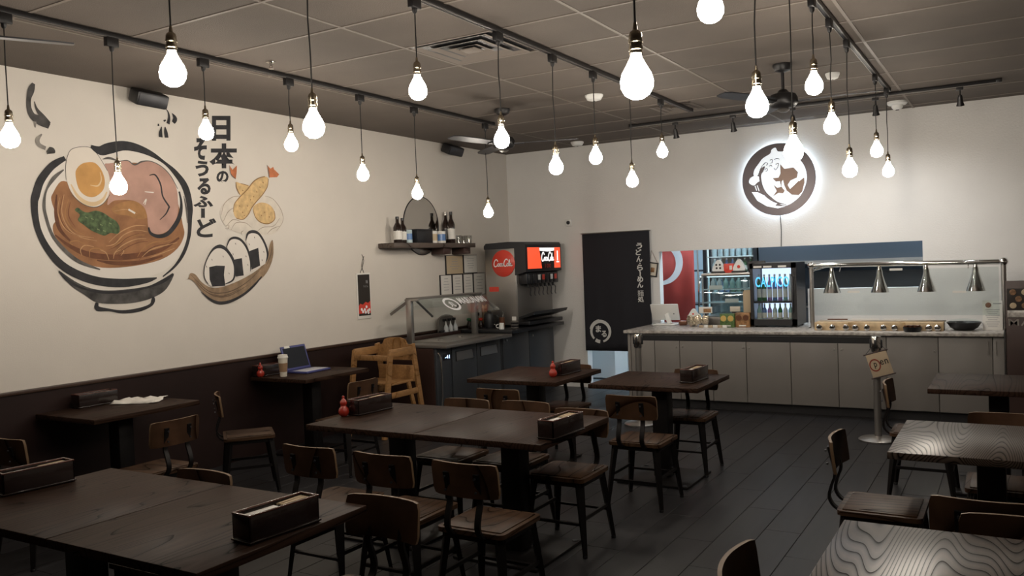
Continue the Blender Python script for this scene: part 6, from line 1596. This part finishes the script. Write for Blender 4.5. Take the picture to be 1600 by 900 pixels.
for k, x in enumerate((-1.687, -1.214, -.776, -.339)):
    lt = thing('heat_lamp', 'chrome cone heat lamp, %s from the lit fridge' % ORD[k], 'heat lamp', (x, HY, HZ - .02), group='chrome cone heat lamps')
    MB().lathe([(0, 0), (.018, 0), (.020, -.03), (.016, -.035), (0, -.035)], n=14).obj('hanger', 'chrome', lt)
    MB().lathe([(0, -.03), (.022, -.03), (.028, -.05), (.032, -.09), (.052, -.16), (.080, -.24), (.088, -.27), (.085, -.27), (.05, -.17), (0, -.12)], n=26).obj('shade', 'chrome', lt)

# pale wooden ledge with steel knobs, trays, menu card
t = thing('serving_ledge', 'pale wooden serving ledge with a row of steel knobs', 'ledge', (0, 0, 0))
MB().span(-1.83, -.615, 9.26, 9.44, CTZ, CTZ + .085, .004).obj('ledge_board', 'ledge', t)
MB().span(-1.80, -.60, 9.37, 9.42, CTZ + .085, CTZ + .10, .003).obj('rear_lip', 'steel', t)
for k, u_ in enumerate((1281, 1303, 1325, 1340, 1359, 1385, 1402, 1454, 1467)):
    x = -1.83 + (u_ - 1272) / (1485 - 1272) * 1.27
    kb = MB().lathe([(0, 0), (.014, 0), (.018, .012), (.030, .022), (.030, .032), (.022, .04), (0, .042)], n=18).obj('knob', 'chrome', t)
    kb.location = (x, 9.26, CTZ + .032); kb.rotation_euler = (R(90), 0, 0)
for x0_, x1_ in ((-1.72, -1.52), (-1.48, -1.22), (-1.17, -.95), (-.80, -.70)):
    MB().span(x0_, x1_, 9.39, 9.41, CTZ + .10, CTZ + .112).obj('paper_tag', 'paper' if x0_ > -1.5 else 'copper', t)
t = thing('sauce_tray', 'small black tray of sauce cups in front of the ledge', 'tray', (-.885, 9.17, CTZ + .0))
MB().lathe([(0, 0), (.07, 0), (.082, .018), (.086, .05), (.080, .05), (.07, .012), (0, .012)], n=28).obj('tray', 'blackp', t)
for k in range(6):
    MB().lathe([(0, .012), (.016, .012), (.020, .064), (0, .058)], (-.055 + .022 * k, -.02 + .03 * (k % 2), 0), n=10).obj('sauce_cup', 'copper', t)
t = thing('covered_platter', 'wide black platter with clear cover at the counter end', 'platter', (-.445, 9.40, CTZ))
t.scale = (.72, .72, .95)
MB().lathe([(0, 0), (.11, 0), (.17, .03), (.215, .085), (.205, .085), (.16, .035), (0, .018)], n=36).obj('platter', 'blackp', t)
MB().lathe([(.205, .085), (.17, .105), (.08, .118), (0, .12)], n=36).obj('cover', 'glass', t)
t = thing('menu_card', 'white printed menu card standing at the counter end', 'menu', (-.20, 9.42, CTZ))
rm_ = Matrix.Rotation(R(-12), 3, 'X')
MB().box(rm_ @ Vector((0, 0, .145)), (.17, .004, .29), .001, rot=rm_).obj('card', 'paper', t)
MB().lathe([(0, 0), (.026, 0), (.026, .001), (0, .001)], n=18).obj('printed_seal', 'copper', t)
o = LAST[0]; o.location = rm_ @ Vector((-.035, -.0025, .245)); o.rotation_euler = (R(90 - 12), 0, 0)
mb = MB()
for k in range(9):
    mb.box(rm_ @ Vector((.0, -.0026, .20 - k * .02)), (.12 - .02 * (k % 3), .0006, .005), rot=rm_)
mb.box(rm_ @ Vector((.04, -.0026, .26)), (.07, .0006, .008), rot=rm_)
mb.obj('print_lines', 'grey_print', t, False)
MB().bar((0, .12, 0), rm_ @ Vector((0, .003, .22)), .10, .003, (0, 1, 0)).obj('back_prop', 'paper', t, False)

# brown menu stand at the end of the counter
t = thing('menu_board', 'dark brown menu board with dish pictures past the counter end', 'menu board', (0, 0, 0))
BX0, BX1, BY = -.085, .72, 9.12
MB().span(BX0, BX1, BY, BY + .06, 0, 1.37, .006).obj('board', 'dark_wood', t)
MB().span(BX0 + .012, BX1 - .012, BY - .006, BY, 1.10, 1.30, .001).obj('picture_panel', 'sign_ink', t)
for i in range(8):
    for j in range(3):
        MB().lathe([(0, 0), (.028, 0), (.026, .003), (0, .004)], n=14).obj('dish_picture', 'food_print' if (i + j) % 3 else 'tan_paper', t)
        o = LAST[0]; o.location = (BX0 + .06 + .095 * i + (.045 if j % 2 else 0), BY - .0062, 1.14 + .062 * j); o.rotation_euler = (R(90), 0, 0)
MB().span(BX0 + .012, BX1 - .012, BY - .012, BY, 1.032, 1.094, .001).obj('pale_strip', 'marble', t)
text('lettering', 'MARU', 'ink_pale', t, (BX0 + .20, BY - .001, .985), UX, UZ, .36, .065, bold=.01)
MB().span(BX0 + .02, BX1 - .02, BY - .015, BY + .075, 0, .06, .004).obj('plinth', 'kick', t)

# ================================================================== kitchen contents
t = thing('red_banner', 'red cloth banner with a white brush ring seen through the hatch', 'banner', (0, 0, 0))
mb = MB()
NXB = 24
KYB = 11.48
ga = []
for j in (0, 1):
    ga.append([mb.bm.verts.new((-4.78 + .92 * i / NXB, KYB - .010 * math.sin(i * .9), (.62, 2.15)[j])) for i in range(NXB + 1)])
for i in range(NXB): mb.bm.faces.new((ga[0][i], ga[0][i + 1], ga[1][i + 1], ga[1][i]))
cl = mb.obj('cloth', 'red_cloth', t); md = cl.modifiers.new('thickness', 'SOLIDIFY'); md.thickness = .003
MB().tube([(-4.85, KYB, 2.16), (-3.80, KYB, 2.16)], .012, 8).obj('rod', 'steel', t)
mb = MB()
mb.ribbon([(.29 * math.cos(R(a)), .29 * math.sin(R(a)), .03 + .08 * math.sin(R(max(0, min(180, (a + 110) * .62))))) for a in range(-110, 190, 14)], (-4.36, KYB - .016, 1.64), UX, UZ, (0, -1, 0), .001)
mb.obj('brush_ring', 'white_print', t)
# stand for the banner
t2 = MB().tube([(-4.84, KYB + .02, 0), (-4.84, KYB + .02, 2.16)], .012, 8).tube([(-3.815, KYB + .02, 0), (-3.815, KYB + .02, 2.16)], .012, 8).obj('side_pole', 'steel', t)

t = thing('glass_door_cooler', 'tall black glass-door drinks cooler in the kitchen', 'cooler', (0, 0, 0))
GX0, GX1, GY0, GY1, GZ1 = -3.78, -3.02, 11.62, 12.22, 2.08
cb2 = MB()
cb2.span(GX0, GX0 + .05, GY0, GY1, 0, GZ1); cb2.span(GX1 - .05, GX1, GY0, GY1, 0, GZ1); cb2.span(GX0, GX1, GY1 - .03, GY1, 0, GZ1)
cb2.span(GX0, GX1, GY0, GY1, GZ1 - .12, GZ1); cb2.span(GX0, GX1, GY0, GY1, 0, .22)
cb2.obj('cabinet', 'blackp', t, False)
MB().span(GX0 + .06, GX1 - .06, GY1 - .036, GY1 - .031, .25, GZ1 - .13).obj('lining', 'kitchen_wall', t)
MB().span(GX0 + .05, GX1 - .05, GY0 + .01, GY0 + .016, .22, GZ1 - .12).obj('door_glass', 'glass', t)
MB().span(GX0 + .055, GX0 + .07, GY0 + .04, GY0 + .06, .4, GZ1 - .15).obj('light_strip', 'case_led', t)
for z in (.55, .88, 1.20, 1.48, 1.70):
    MB().span(GX0 + .05, GX1 - .05, GY0 + .03, GY1 - .04, z - .014, z).obj('shelf', 'white', t)
random.seed(5)
for z, ms, nm in ((1.20, ('bottle_clear', 'bottle_blue', 'bottle_blue', 'bottle_green', 'bottle_green', 'bottle_green', 'bottle_green'), 'lower'), (1.48, ('bottle_clear', 'bottle_clear', 'bottle_blue', 'bottle_blue', 'bottle_green', 'bottle_green', 'bottle_green'), 'middle'), (1.70, ('bottle_clear',) * 7, 'top')):
    for k, m in enumerate(ms):
        bottle('cooler_bottle', '%s bottle, %s in the %s row of the kitchen cooler' % (cols[m], ORD[k], nm), 'bottle', (GX0 + .135 + .084 * k, GY0 + .12, z), .19, .034, m, 'white', group='bottles in the %s row of the cooler' % nm, parts=(nm != 'top'))

t = thing('extractor_hood', 'dark steel extractor hood filling the kitchen behind the hatch', 'hood', (0, 0, 0))
MB().prism([(11.55, 1.58), (11.55, 2.10), (12.9, 2.10), (12.9, 1.48)], (-2.98, 0, 0), UY, UZ, UX, 3.2).obj('canopy', 'kitchen_dark', t, False)
MB().span(-2.98, .22, 11.53, 11.55, 1.56, 1.60).obj('drip_edge', 'steel_dull', t)
MB().span(-2.4, -.4, 12.0, 12.6, 2.10, KZC).obj('duct', 'kitchen_dark', t)
t = thing('cooking_line', 'dark steel cooking line under the hood', 'range', (0, 0, 0))
MB().span(-2.98, .22, 12.55, 13.2, 0, .92, .004).obj('body', 'kitchen_dark', t)
MB().span(-2.98, .22, 13.2, 13.24, .92, 1.56).obj('backsplash', 'kitchen_dark', t)
MB().span(-3.0, .24, 12.5, 13.2, .92, .95, .004).obj('worktop', 'steel_dull', t)
t = thing('storage_fridge', 'pale blue-lit chest fridge below the curtain in the passage', 'fridge', (-5.14, 11.35, 0))
MB().box((0, 0, .36), (.44, .60, .68), .01).obj('body', 'white', t)
MB().box((0, -.012, .72), (.46, .62, .05), .01).obj('lid', 'white', t)
MB().box((0, -.31, .62), (.20, .02, .03), .004).obj('handle', 'steel', t)
t = thing('shelf_rack', 'dark storage rack on the passage side beyond the curtain', 'rack', (-4.25, 12.4, 0))
for s in (-1, 1):
    for q in (-1, 1):
        MB().tube([(s * .35, q * .2, 0), (s * .35, q * .2, 1.7)], .014, 8).obj('post', 'darkgrey', t)
for z in (.15, .55, 1.0, 1.5):
    MB().box((0, 0, z), (.74, .44, .025), .004).obj('shelf', 'kitchen_dark', t)
